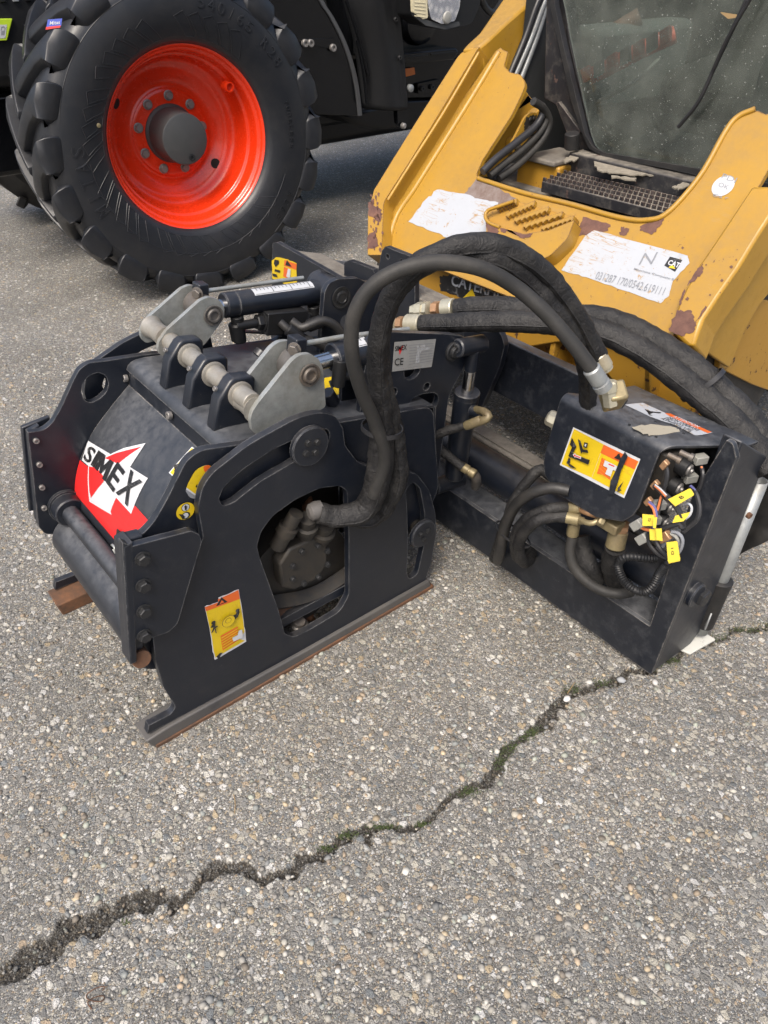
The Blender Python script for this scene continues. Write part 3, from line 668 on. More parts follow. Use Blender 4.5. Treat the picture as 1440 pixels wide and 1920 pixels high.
# height cylinder standing on the bottom beam
ht, hb = X(885, 646, 1.12), X(838, 906, 1.12)
d = (ht-hb).normalized()
def eye(c, r, L, par):
    return lathe('pin_eye', NAVY, par, c-Vector((.045, 0, 0)), (1, 0, -.15), [(0, r*.45), (-.004, r*.5), (-.004, r*.3), (0, r*.3), (.0, r*.86), (.003, r), (L-.003, r), (L, r-.003)], 28)
hb2 = X(852, 893, 1.105); ht2 = X(888, 655, 1.105); d = (ht2-hb2).normalized(); Lh = (ht2-hb2).length
hc = lathe('height_cylinder', NAVY, pln, hb2, d, [(0, .028), (.04, .034), (Lh*.655, .0355), (Lh*.66, .0355), (Lh*.662, .0370), (Lh*.695, .0370), (Lh*.70, .034)], 32)
cyl('piston_rod', CHROME, hc, hb2+d*Lh*.68, hb2+d*Lh*.86, .0175); cyl('rod_end', NAVY, hc, hb2+d*Lh*.855, ht2, .0185)
eye(X(*zn(862, 405), 1.09), .025, .10, hc); eye(X(*zn(640, 1648), 1.085), .026, .12, hc)
pb = plate('pin_bracket', NAVY, pln, PX(1.275), [(905, 622), (938, 622, .02), (946, 648, .03), (936, 690, .04), (905, 760), (868, 800), (868, 622)], .02)
for px, px2, x0, r in (((886, 770), (912, 785), 1.13, .019),):
    q = X(*px, 1.10); cyl('port_boss', NAVY, hc, q, X(905, 778, 1.10), .019, r1=.014)
    e = X(908, 783, 1.10); tube('elbow_fitting', BRASS, hc, [X(893, 768, 1.10), X(908, 772, 1.085), X(917, 781, 1.08), X(905, 789, 1.07), X(880, 797, 1.06)], .0115, seg=8, step=.01)
    lathe('hose_ferrule', BRASS, hc, X(903, 787, 1.07), X(870, 800, 1.05)-X(903, 787, 1.07), [(0, .0115), (.004, .0135), (.05, .0135), (.055, .012)], 14)
tube('short_hose', SLEEVE, pln, [X(873, 799, 1.055), X(845, 805, 1.03), X(815, 815, 1.0), X(786, 806, .97), X(766, 788, .96), X(760, 765, .99), X(772, 752, 1.04)], [.0125, .013, .014, .0165, .016, .013], wr=.10)
tube('short_hose', SLEEVE, pln, [X(772, 790, 1.03), X(800, 822, 1.04), X(835, 850, 1.06), X(868, 876, 1.08)], .0135, wr=.08)
lathe('hose_ferrule', BRASS, hc, X(862, 872, 1.08), X(896, 893, 1.10)-X(862, 872, 1.08), [(0, .012), (.004, .0145), (.030, .0145), (.032, .012), (.036, .012), (.038, .0145), (.052, .0145), (.055, .012)], 14)
tube('elbow_fitting', STEEL, hc, [X(885, 886, 1.10), X(893, 897, 1.12), X(892, 912, 1.15)], .015, seg=10)

# valve box: bent cover, solenoids, wires, fittings
def cover():
    O = Vector((1.098, 0, .722)); rows = []
    fold = .024
    for t in np.linspace(0, 1, 9):           # front face, bottom to fold
        h = -.245 + t*(.245-fold); yl, yr = -.246, -.532
        e = max(0, (-.245+.085) - h)/.085; e2 = math.sqrt(max(0, 1-e*e))
        rows.append((O + EZ*h, yl-.070*(1-e2), yr+.095*(1-e2)))
    for k in range(1, 6):
        a = k*math.pi/2/5; rows.append((O + EZ*(-fold+fold*math.sin(a)) + EX*(fold-fold*math.cos(a)), -.246-.03*0, -.532-.004*k))
    for t in np.linspace(.12, 1, 6):
        rows.append((O + EX*(fold+t*.235), -.262-.02*t, -.552-.075*min(1, t*1.25)))
    V, F = [], []; K = 8
    for c, yl, yr in rows:
        for k in range(K+1): V.append(Vector((c.x, yl+(yr-yl)*k/K, c.z)))
    for i in range(len(rows)-1):
        for k in range(K): F.append((i*(K+1)+k, i*(K+1)+k+1, (i+1)*(K+1)+k+1, (i+1)*(K+1)+k))
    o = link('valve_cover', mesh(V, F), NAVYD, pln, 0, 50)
    s = o.modifiers.new('sheet', 'SOLIDIFY'); s.thickness = .007; s.offset = -1
    bv = o.modifiers.new('bevel', 'BEVEL'); bv.width = .0015; bv.segments = 2; bv.limit_method = 'ANGLE'; bv.angle_limit = R(50)
    me = o.data
    up = sum((p.normal for p in me.polygons), Vector())
    if up.dot(Vector((-1, 0, 1))) < 0: me.flip_normals()
    return o
cov = cover()
CF = Pl(Vector((1.098, 0, .722)), -EX); CT = Pl(Vector((1.098, 0, .722)), EZ)
def zq(x, y): return zc(x, y)
decal('warning_sticker', cov, CF, [
    (mp(zc, [(222, 243), (726, 482), (604, 776), (120, 526)]), WHITE),
    (mp(zc, [(228, 256), (450, 372), (360, 622), (134, 520)]), YELP),
    (mp(zc, [(452, 373), (714, 500), (600, 752), (362, 624)]), YELP),
    (mp(zc, [(452, 373), (710, 498), (682, 560), (428, 436)]), ORP),
    (mp(zc, [(440, 470), (470, 487), (506, 640), (440, 600), (402, 590)]), ORP)]
    + [(mp(zc, [(446-k*9, 476+k*22), (452-k*9, 480+k*22), (520-k*7, 560+k*18), (512-k*7, 556+k*18)]), YELP) for k in range(6)]
    + [(mp(zc, [(575, 435), (592, 492), (535, 470)]), BLACKP),
    (mp(zc, [(468, 488), (575, 540), (562, 575), (528, 560), (510, 610), (470, 590), (488, 545), (455, 530)]), WHITE),
    (mp(zc, [(498, 512), (540, 530), (537, 538), (495, 520)]), REDP),
    # the hand and lever pictogram
    (mp(zc, [(222, 318), (258, 388), (240, 412), (206, 370)]), BLACKP), (mp(zc, [(228, 380), (250, 400), (214, 470), (196, 455)]), BLACKP),
    (mp(zc, [(200, 465), (214, 480), (206, 520), (182, 510)]), BLACKP), (mp(zc, [(210, 515), (235, 530), (258, 552), (215, 540), (196, 522)]), BLACKP),
    (mp(zc, [(218, 432), (360, 486), (348, 520), (212, 462)]), BLACKP), (mp(zc, [(232, 444), (252, 432), (250, 442), (296, 460), (292, 478), (250, 462), (250, 470)]), WHITE),
    (mp(zc, [(240, 448), (250, 442), (250, 448), (290, 464), (288, 472), (250, 456), (249, 462)]), REDP),
    (mp(zc, [(272, 326), (292, 342), (312, 410), (296, 440)]), BLACKP), (mp(zc, [(292, 400), (345, 410), (352, 432), (300, 424)]), BLACKP),
    (mp(zc, [(322, 350), (350, 358), (340, 396), (314, 386)]), BLACKP), (mp(zc, [(328, 362), (340, 366), (334, 384), (324, 380)]), WHITE),
    # scrape through the print
    (mp(zc, [(628, 420), (650, 455), (600, 560), (575, 650), (545, 745), (505, 735), (520, 640), (560, 560), (590, 480)]), NAVYD),
    (mp(zc, [(575, 690), (620, 640), (590, 700), (606, 712), (570, 722)]), BLACKP)])
decal('warning_sticker', cov, CT, [
    (mp(zc, [(605, 78), (650, 72), (740, 64), (905, 138), (1262, 288), (1180, 305), (1130, 308), (985, 235), (800, 170)]), WHITEW),
    (mp(zc, [(905, 142), (945, 146), (1258, 286), (1225, 292), (930, 160)]), ORP),
    (mp(zc, [(752, 112), (800, 130), (880, 138), (870, 146), (820, 140), (790, 152), (815, 162), (790, 160), (770, 132)]), BLACKP),
    ('text', 'ATTENTION', zc(962, 166), zc(1150, 246), zc(985, 158), WHITE, .01),
    ('text', 'NON OPERARE', zc(925, 172), zc(1150, 272), zc(948, 164), BLACKP), ('text', 'DO NOT USE', zc(900, 178), zc(1100, 274), zc(922, 170), BLACKP), ('text', 'ATTENZIONE', zc(872, 178), zc(1085, 288), zc(894, 172), BLACKP)])
decal('scuffed_patch', cov, CT, [(rough_edge(mp(zc, [(655, 245), (800, 222), (990, 250), (1020, 280), (800, 306), (745, 300)]), 2, 4, 3), SCUFF)], z0=.0008)
for p in [(640, 225), (838, 204), (840, 316), (1048, 292)]: inst('rivet', lambda: lathe_vf((0, 0, 0), (0, 0, 1), [(0, 1), (.4, .9), (.6, .5), (.62, 0)], 10), 'rivet', BOLTM, cov, axis_m(CT.hit(*zc(*p)), EZ, 0, .0035))
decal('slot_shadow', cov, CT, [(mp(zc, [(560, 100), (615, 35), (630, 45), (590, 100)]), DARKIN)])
# solenoids along x, stacked down the open end
for k, (p, r) in enumerate([((1085, 562), .021), ((1010, 700), .021), ((945, 850), .0195), ((908, 958), .019)]):
    c = X(*zc(*p), 1.165-.006*k)
    ax = Vector((.12, -.98, -.12)).normalized()
    s = lathe('solenoid', BLKM, pln, c-ax*.10, ax, [(0, r*.8), (.02, r), (.098, r*1.02), (.10, r*.95), (.10, r*.62)], 24)
    lathe('solenoid_nut', BOLTL, s, c, ax, [(-.002, r*.66), (.004, r*.66), (.006, r*.5), (.006, r*.28), (.010, r*.26), (.011, r*.2)], 18)
    q = c+Vector((.03, -.004, .018)) if k < 2 else c+Vector((-.05, .005, .03))
    obox('connector', GREYPL, s, q, Vector((.014, -.006, 0)), Vector((.004, .010, 0)), Vector((0, 0, .010)), .002)
    s2 = lathe('solenoid', BLKM, pln, c-ax*.10+Vector((.004, .050, -.030)), ax, [(0, r*.8), (.02, r), (.06, r), (.062, r*.9)], 20)
obox('valve_body', DIRTST, pln, (1.17, -.42, .60), (.055, 0, 0), (0, .13, 0), (0, 0, .09), .006)
for p, q in (((930, 450), (958, 462)), ((1020, 430), (1060, 440))): lathe('cap_screw', STEEL, pln, X(*zc(*p), 1.09), Vector((.2, -.9, -.1)), [(0, .006), (.022, .006), (.022, .009), (.03, .009)], 12)
def wire(P, m, r=.0028): tube('wire', m, pln, [X(*zc(u, v), x) for u, v, x in P], r, seg=7, step=.006)
wire([(905, 520, 1.09), (930, 570, 1.085), (918, 640, 1.08), (880, 760, 1.07), (850, 870, 1.06)], WIREO)
wire([(912, 530, 1.085), (925, 600, 1.08), (905, 690, 1.075), (870, 800, 1.07), (852, 900, 1.06)], WIREK, .005)
wire([(830, 680, 1.07), (880, 725, 1.065), (940, 780, 1.06), (1000, 850, 1.06), (1040, 940, 1.06), (1045, 1000, 1.07)], WIREK, .0065)
wire([(832, 686, 1.066), (870, 715, 1.06), (915, 765, 1.055)], WIREO); wire([(834, 676, 1.066), (876, 710, 1.06), (920, 755, 1.055)], PAPER, .002)
wire([(790, 805, 1.06), (830, 850, 1.055), (842, 920, 1.05), (820, 1000, 1.05), (830, 1090, 1.05), (890, 1190, 1.05), (935, 1215, 1.06)], WIREP, .004)
wire([(785, 815, 1.058), (820, 860, 1.05), (834, 930, 1.045)], WIREO)
wire([(775, 1040, 1.05), (790, 1120, 1.045), (850, 1190, 1.045), (920, 1225, 1.05)], WIREK, .0048)
wire([(830, 1010, 1.045), (835, 1090, 1.04), (880, 1170, 1.04), (930, 1215, 1.05)], WIREK, .0052)
wire([(1100, 690, 1.12), (1140, 740, 1.11), (1165, 840, 1.10), (1150, 930, 1.09), (1090, 990, 1.08), (1040, 1030, 1.07)], WIREK, .0055)
wire([(1100, 684, 1.118), (1130, 715, 1.112), (1142, 750, 1.11)], WIREP, .003)
wire([(1180, 540, 1.14), (1192, 600, 1.13), (1170, 690, 1.13), (1150, 720, 1.13)], WIREK, .0045); wire([(1180, 538, 1.137), (1190, 580, 1.133)], WIREO, .0025)
wire([(1050, 830, 1.10), (1090, 820, 1.09), (1108, 850, 1.09), (1095, 900, 1.085), (1050, 940, 1.08)], PAPER, .003)
wire([(880, 1010, 1.05), (950, 985, 1.055), (1020, 965, 1.06), (1035, 1000, 1.06)], WIREK, .0068)
wire([(720, 990, 1.05), (760, 1010, 1.045), (800, 1015, 1.045)], WIREO, .004); wire([(720, 1000, 1.05), (790, 1020, 1.045)], PAPER, .0025)
wire([(960, 1030, 1.05), (1010, 1040, 1.05), (1040, 1090, 1.05), (1020, 1170, 1.05), (980, 1200, 1.05)], GREYP, .004)
wire([(950, 1040, 1.05), (1000, 1080, 1.05), (1010, 1160, 1.055)], GREYPL, .004)
wire([(865, 1150, 1.06), (920, 1080, 1.06), (985, 1050, 1.06)], GREYP, .008)
for p in [(700, 975), (740, 1080), (905, 1065)]: obox('connector', GREYPL if p[0] < 800 else COPPER, pln, X(*zc(*p), 1.05), Vector((0, .009, .006)), Vector((.008, 0, 0)), Vector((0, -.009, .013)), .002)
for p in [(835, 675), (785, 800), (905, 525)]: obox('connector', COPPER, pln, X(*zc(*p), 1.075), Vector((0, .006, .003)), Vector((.006, 0, 0)), Vector((0, -.004, .010)), .002)
def tag(P, txt, x, lab):
    pl = Pl(X(*zc(*P[0][:2]), x), -EX + Vector((0, -.35, .15))); t = plate('cable_tag', YTAG, pln, pl, mp(zc, P), .0012, bevel=.0)
    if txt: decal('tag_lettering', t, pl, [('text', txt, zc(*lab[0]), zc(*lab[1]), zc(*lab[2]), BLACKP, .012)])
tag([(930, 785), (1098, 700, .004), (1128, 752, .004), (985, 838)], 'B', 1.035, ((1030, 785), (1055, 770), (1008, 768)))
tag([(738, 895), (828, 905), (828, 985), (738, 985)], 'G', 1.03, ((795, 955), (802, 930), (778, 948)))
tag([(818, 920), (850, 920), (838, 1004), (818, 1000)], '', 1.028, None)
tag([(790, 1010), (880, 1004), (890, 1095), (795, 1090)], 'C', 1.03, ((858, 1085), (862, 1072), (840, 1080)))
tag([(838, 1006), (882, 1004), (890, 1098), (844, 1092)], '', 1.026, None)
tag([(985, 908), (1095, 880), (1080, 912), (1045, 950), (962, 962)], '', 1.05, None)
tag([(918, 1108), (1000, 1098, .004), (1022, 1240, .004), (930, 1262, .004)], 'D I', 1.022, ((955, 1200), (952, 1150), (975, 1198)))
tag([(928, 1232), (1022, 1222), (1020, 1248), (935, 1266)], '', 1.018, None)
# corrugated conduit loop
C = [X(*zc(u, v), x) for u, v, x in [(840, 1228, 1.10), (760, 1225, 1.08), (660, 1215, 1.06), (590, 1225, 1.05), (556, 1275, 1.05), (570, 1340, 1.05), (610, 1410, 1.05), (680, 1465, 1.05), (760, 1478, 1.06), (820, 1430, 1.07), (860, 1350, 1.08), (920, 1265, 1.08), (950, 1220, 1.08)]]
tube('conduit', BLKM, pln, C, .0095, seg=14, step=.0031, rings=.20)
# big return hose with brass ferrule, dark sleeve hose
tube('return_hose', HOSEG, pln, [X(*zc(u, v), x) for u, v, x in [(215, 1065, 1.07), (195, 1180, 1.06), (230, 1300, 1.06), (320, 1400, 1.07), (440, 1470, 1.09), (560, 1492, 1.11), (650, 1480, 1.15)]], .0138, seg=18)
q0 = [X(*zc(u, v), 1.068-.001*k) for k, (u, v) in enumerate([(165, 1080), (150, 1160), (165, 1240), (205, 1310), (270, 1370)])]
lathe('hose_ferrule', BRASS, pln, X(*zc(228, 960), 1.075), X(*zc(208, 1075), 1.07)-X(*zc(228, 960), 1.075), [(0, .0135), (.003, .016), (.035, .0162), (.038, .0145)], 20)
lathe('hose_ferrule', BRASS, pln, X(*zc(560, 1020), 1.12), X(*zc(530, 1150), 1.11)-X(*zc(560, 1020), 1.12), [(0, .0215), (.003, .0245), (.045, .0245), (.048, .022)], 24)
lathe('hex_fitting', COPPER, pln, X(*zc(570, 965), 1.12), X(*zc(560, 1025), 1.12)-X(*zc(570, 965), 1.12), [(0, .025), (.014, .025), (.015, .022), (.022, .022)], 6, 20)
tube('sleeved_hose', SLEEVE, pln, [X(*zc(u, v), x) for u, v, x in [(530, 1145, 1.11), (515, 1220, 1.12), (510, 1300, 1.14), (530, 1380, 1.17), (600, 1440, 1.21)]], .0265, wr=.10, seg=20)
tube('sleeved_hose', SLEEVE, pln, [X(*zc(u, v), x) for u, v, x in [(270, 1060, 1.16), (290, 1180, 1.15), (330, 1280, 1.14), (400, 1350, 1.16), (470, 1320, 1.2)]], .027, wr=.12, seg=18)
lathe('elbow_body', BRASS, pln, X(*zc(180, 850), 1.06), X(*zc(300, 850), 1.075)-X(*zc(180, 850), 1.06), [(0, .0125), (.003, .0145), (.032, .0145), (.033, .012), (.045, .012)], 20)
lathe('elbow_body', BRASS, pln, X(*zc(165, 920), 1.045), X(*zc(285, 945), 1.06)-X(*zc(165, 920), 1.045), [(0, .013), (.003, .0152), (.034, .0152), (.035, .010), (.045, .010)], 20)
tube('elbow_pipe', BRASS, pln, [X(*zc(u, v), x) for u, v, x in [(270, 935, 1.055), (320, 960, 1.05), (370, 962, 1.055), (415, 935, 1.07), (440, 905, 1.09)]], .0072, seg=12)
lathe('hex_fitting', BRASS, pln, X(*zc(405, 935), 1.06), X(*zc(450, 955), 1.07)-X(*zc(405, 935), 1.06), [(0, .010), (.005, .013), (.014, .013), (.016, .009)], 6, 20)
tube('elbow_pipe', COPPER, pln, [X(*zc(u, v), x) for u, v, x in [(290, 860, 1.07), (340, 880, 1.065), (400, 900, 1.08)]], .011, seg=12)
obox('fitting_block', BRASS, pln, X(*zc(500, 965), 1.10), (.02, 0, 0), (0, .03, 0), (0, 0, .014), .004)
for k, P in enumerate([[(180, 850, 1.06), (80, 850, 1.03), (-30, 880, 1.01), (-120, 930, 1.0), (-185, 1000, 1.0), (-215, 1090, 1.01), (-205, 1190, 1.03), (-170, 1240, 1.07), (-120, 1200, 1.12), (-90, 1120, 1.2)],
          [(165, 918, 1.045), (60, 915, 1.02), (-40, 940, .99), (-120, 1000, .985), (-165, 1060, .99), (-190, 1130, 1.0), (-175, 1225, 1.02), (-140, 1262, 1.06), (-100, 1220, 1.12), (-60, 1120, 1.2)],
          [(190, 720, 1.06), (60, 700, 1.04), (-70, 730, 1.02), (-170, 790, 1.01), (-240, 870, 1.01), (-290, 990, 1.01), (-318, 1110, 1.01), (-335, 1200, 1.02), (-345, 1240, 1.06), (-330, 1200, 1.12), (-300, 1100, 1.2)],
          [(60, 620, 1.12), (-20, 560, 1.11), (-90, 610, 1.09), (-160, 700, 1.07), (-230, 810, 1.05), (-270, 920, 1.04), (-300, 1000, 1.04), (-330, 1100, 1.06), (-365, 1200, 1.09), (-372, 1225, 1.13), (-350, 1180, 1.17), (-320, 1080, 1.24)]]):
    tube('hose', RUB if k == 2 else SLEEVE, pln, [X(*zc(u, v), x) for u, v, x in P], [.0148, .0155, .016, .0155, .015], wr=0 if k == 2 else .09, seg=16, seed=k)
def ring(cs, r, n, wdt, name='cable_tie', mt=None):
    a, b, c = frame(n); P = [Vector(cs)+(a*math.cos(t)*r[0]+b*math.sin(t)*r[1]) for t in np.linspace(0, 2*math.pi, 22)]
    V, F = [], []
    for p in P:
        o = (p-Vector(cs)).normalized()
        for s, e in ((-wdt, 0), (wdt, 0), (wdt, .0025), (-wdt, .0025)): V.append(p+c*s+o*e)
    for i in range(len(P)-1):
        for k in range(4): F.append((i*4+k, i*4+(k+1) % 4, i*4+4+(k+1) % 4, i*4+4+k))
    return link(name, mesh(V, F), mt or WIREK, pln, 0, 40)
ring(X(*zc(-235, 1045), 1.022), (.060, .026), X(*zc(-250, 1120), 1.02)-X(*zc(-215, 970), 1.02), .003)
# inlet stub left of the cover
lathe('inlet_fitting', PALEB, pln, X(*zc(20, 160), 1.16), X(*zc(150, 225), 1.18)-X(*zc(20, 160), 1.16), [(0, .012), (.004, .020), (.010, .0225), (.026, .0225), (.027, .027), (.060, .027), (.061, .02), (.10, .02)], 8, 25)

# long hoses arching from the motor over to the valve box
def seam(o, seg, par):
    vs = o.data.vertices; n = len(vs)//seg
    for q in (0, seg//3):
        pts = [vs[i*seg+q].co.copy() for i in range(2, n-2, 2)]
        tube('sleeve_seam', SLEEVE, o, pts, .0021, seg=5, sub=False)
def arc(P, r, mt, name='hose', **k):
    o = tube(name, mt, pln, [Y(u, v, y) for u, v, y in P], r, **k)
    if mt is SLEEVE: seam(o, k['seg'], pln)
    return o
arc([(597, 962, -.020), (640, 968, -.045), (688, 950, -.070), (712, 880, -.085), (714, 800, -.085), (708, 720, -.085), (708, 640, -.09), (733, 555, -.105), (782, 497, -.15), (860, 462, -.20), (940, 462, -.24), (1015, 505, -.28), (1072, 575, -.315), (1106, 635, -.335), (1122, 668, -.35)], [.026, .030, .031, .028, .023, .0215, .021, .021, .0205, .020, .020, .0205], SLEEVE, wr=.09, seg=22)
arc([(655, 972, -.012), (705, 966, -.045), (742, 900, -.075), (738, 820, -.070), (722, 740, -.072), (712, 670, -.075), (722, 590, -.09), (760, 525, -.12), (835, 478, -.175), (920, 478, -.235), (995, 525, -.27), (1050, 590, -.31), (1088, 655, -.325), (1102, 705, -.32), (1103, 765, -.31)], [.024, .028, .028, .025, .022, .021, .021, .020, .0195, .019, .0195, .021, .021], SLEEVE, wr=.10, seg=20, seed=4)
arc([(700, 930, -.095), (722, 860, -.115), (702, 790, -.115), (680, 740, -.115), (661, 670, -.12), (662, 600, -.125), (690, 545, -.14), (745, 508, -.17), (820, 492, -.21), (900, 503, -.255), (965, 537, -.29), (1020, 584, -.34), (1070, 640, -.39), (1112, 695, -.435)], .0150, HOSEG, 'hose', seg=18)
ring(Y(716, 803, -.085), (.047, .045), Vector((.15, 0, 1)), .0055)
lathe('pump_elbow', WORN, mo, Y(578, 962, -.012), Vector((1, -.2, 0)), [(0, .014), (.006, .021), (.02, .024), (.035, .022)], 18)
a = Y(1108, 690, -.432); b2 = Y(1136, 733, -.455)
lathe('hose_ferrule', GALV, pln, a, b2-a, [(0, .0155), (.003, .0180), (.036, .0180), (.037, .0155), (.042, .0155), (.043, .0185), (.058, .0185), (.059, .014)], 22)
a = Y(1120, 664, -.35); b2 = Y(1150, 715, -.38)
lathe('hose_ferrule', PALEB, pln, a, b2-a, [(0, .0165), (.003, .0190), (.036, .0190), (.037, .016), (.045, .016)], 20)
a = Y(1130, 725, -.42); b2 = Y(1148, 755, -.43)
obox('swivel_elbow', BRASS, pln, Y(1150, 742, -.425), Vector((.016, -.012, .004)), Vector((.010, .018, .012)), Vector((-.008, -.012, .024)), .006)
lathe('hex_fitting', PALEB, pln, Y(1140, 715, -.42), Vector((.1, -.3, -1)), [(0, .014), (.004, .019), (.022, .019), (.024, .016), (.055, .016)], 6, 25)

# pair of fat sleeved hoses with couplings, running back along the loader
def fat(P, r, **k):
    o = tube('sleeved_hose', SLEEVE, pln, [X(u, v, x) for u, v, x in P], r, **k); seam(o, k['seg'], pln); return o
fat([(855, 577, 1.13), (900, 574, 1.16), (960, 576, 1.22), (1030, 588, 1.28), (1110, 592, 1.33), (1180, 612, 1.37), (1260, 658, 1.40), (1330, 712, 1.42), (1400, 782, 1.44), (1452, 850, 1.45)], [.025, .027, .0275, .0285, .030, .031, .033, .033], wr=.07, seg=22, seed=9)
fat([(792, 607, 1.06), (840, 606, 1.08), (920, 603, 1.13), (1000, 604, 1.19), (1090, 612, 1.26), (1160, 636, 1.31), (1235, 680, 1.34), (1310, 738, 1.37), (1380, 800, 1.39), (1445, 880, 1.40)], [.025, .027, .0285, .0295, .031, .033, .035, .036], wr=.07, seg=22, seed=12)
def coupling(a, b, prof, mt, seg=24, sm=25, name='coupling'): return lathe(name, mt, pln, a, b-a, prof, seg, sm)
a, b2 = X(790, 607, 1.06), X(750, 607, 1.04)
coupling(a, b2, [(0, .024), (.003, .027), (.045, .027), (.048, .025)], PALEB)
coupling(X(758, 607, 1.045), X(735, 607, 1.035), [(0, .018), (.001, .021), (.020, .021), (.021, .018)], COPPER, 6)
coupling(X(737, 607, 1.036), X(690, 612, 1.02), [(0, .019), (.002, .022), (.04, .022), (.042, .015), (.07, .015)], PALEB, 12)
a, b2 = X(852, 577, 1.13), X(822, 579, 1.115)
coupling(a, b2, [(0, .024), (.003, .026), (.034, .026), (.036, .022)], PALEB)
coupling(X(824, 579, 1.116), X(803, 580, 1.105), [(0, .018), (.001, .021), (.020, .021), (.022, .018)], COPPER, 6)
coupling(X(805, 580, 1.106), X(750, 584, 1.08), [(0, .020), (.001, .023), (.012, .023), (.014, .019), (.018, .019), (.019, .023), (.042, .023), (.044, .017), (.06, .017)], PALEB, 6)
ring(X(1317, 722, 1.395), (.040, .060), X(1330, 740, 1.38)-X(1290, 695, 1.36), .006)

# parking leg at the right end
la, lb = Y(1423, 905, -.62), Y(1312, 1200, -.66)
lc = Vector((lb.x, lb.y, lb.z)); top = Y(1421, 908, -.655)
leg0 = Vector((1.385, -.645, .03)); leg1 = Vector((1.412, -.640, .545))
V, F = tube_vf([leg1, leg0], .020, seg=28, sub=False)
lg = link('parking_leg', mesh(V[:], F[:-2]), GALV, pln, 0, 50); s = lg.modifiers.new('wall', 'SOLIDIFY'); s.thickness = .004; s.offset = -1
dd = (leg1-leg0).normalized()
lathe('leg_sleeve', MUDRUB, pln, leg0+dd*.03, dd, [(0, .028), (.14, .031), (.15, .033), (.165, .033), (.168, .028)], 28)
inst('legbolt', capbolt, 'bolt', RUST, lg, axis_m(Y(1402, 965, -.661), (-.2, -1, 0), 0, .008))
fo = [Vector((p.x, p.y, 0)) for p in (Z(1270, 1220, 0), Z(1293, 1230, 0), Z(1340, 1203, 0), Z(1312, 1186, 0))]
V = [p+Vector((0, 0, h)) for h in (.003, .011) for p in fo]
link('foot_plate', mesh(V, [(0, 1, 2, 3), (4, 5, 6, 7)] + [(i, (i+1) % 4, (i+1) % 4+4, i+4) for i in range(4)]), FOOT, pln, .002, 30)
tube('lock_clip', GALV, pln, [Y(1334, 1150, -.675), Y(1328, 1165, -.679), Y(1322, 1180, -.679), Y(1324, 1172, -.675), Y(1331, 1158, -.673)], .0025, seg=6, step=.005)

# stickers of the planer
def on_hood(u, v):
    d = ray(u, v); best = None
    for (a, b, s) in zip(HP, HP[1:], HS):
        e = Vector((b[0]-a[0], 0, b[1]-a[1])); n = Vector((-e.z, 0, e.x)).normalized(); o = Vector((a[0], 0, a[1]))
        dn = d.dot(n)
        if abs(dn) < 1e-6: continue
        t = (o-CAM).dot(n)/dn; p = CAM+d*t; k = (p-o).dot(e)/e.length_squared
        if -.001 <= k <= 1.001 and t > 0 and (best is None or t < best[0]): best = (t, s+k*e.length, p.y)
    if best is None: return None
    return best[1], best[2]
def hood_pt(s, y, off):
    i = max(0, min(len(HS)-2, int(np.searchsorted(HS, s))-1)); a, b = HP[i], HP[i+1]; L = HS[i+1]-HS[i]; k = (s-HS[i])/L
    n = Vector((-(b[1]-a[1])/L, 0, (b[0]-a[0])/L)); return Vector((a[0]+(b[0]-a[0])*k, y, a[1]+(b[1]-a[1])*k)) + n*off
def hood_decal(name, layers, par):
    bm = bmesh.new(); mats = []; allf = []
    for i, L in enumerate(layers):
        mt = L[1] if not isinstance(L[0], str) else L[5]
        if mt not in mats: mats.append(mt)
        if isinstance(L[0], str):
            tv, tf = text_vf(L[1], L[6] if len(L) > 6 else 0); a, b, c = (Vector(on_hood(*q)) for q in L[2:5])
            P = [a+(b-a)*q.x+(c-a)*q.y for q in tv]; fs = tf
        else:
            P = [Vector(on_hood(p[0], p[1])) if p[0] != 's' else Vector((p[1], p[2])) for p in L[0]]
            fs = tessellate_polygon([[Vector((p.x, p.y, 0)) for p in P]])
        vs = [bm.verts.new((p.x, p.y, i*.01)) for p in P]
        for f in fs:
            try: bm.faces.new([vs[k] for k in f]).material_index = mats.index(mt)
            except ValueError: pass
    for s in HS:
        bmesh.ops.bisect_plane(bm, geom=bm.verts[:]+bm.edges[:]+bm.faces[:], plane_co=(s, 0, 0), plane_no=(1, 0, 0), dist=1e-6)
    for v in bm.verts:
        k = round(v.co.z/.01); v.co = hood_pt(v.co.x, v.co.y, .0012+.0004*k)
    for f in bm.faces:
        f.normal_update()
        if f.normal.dot(Vector((-1, 0, .6))) < 0: f.normal_flip()
    me = bpy.data.meshes.new(name); bm.to_mesh(me); bm.free()
    return link(name, me, mats, par)
def ze(x, y): return 100+x*.20833, 780+y*.20833
y_l = .598
sA, _ = on_hood(*ze(200, 700)); sB, _ = on_hood(*ze(250, 405))
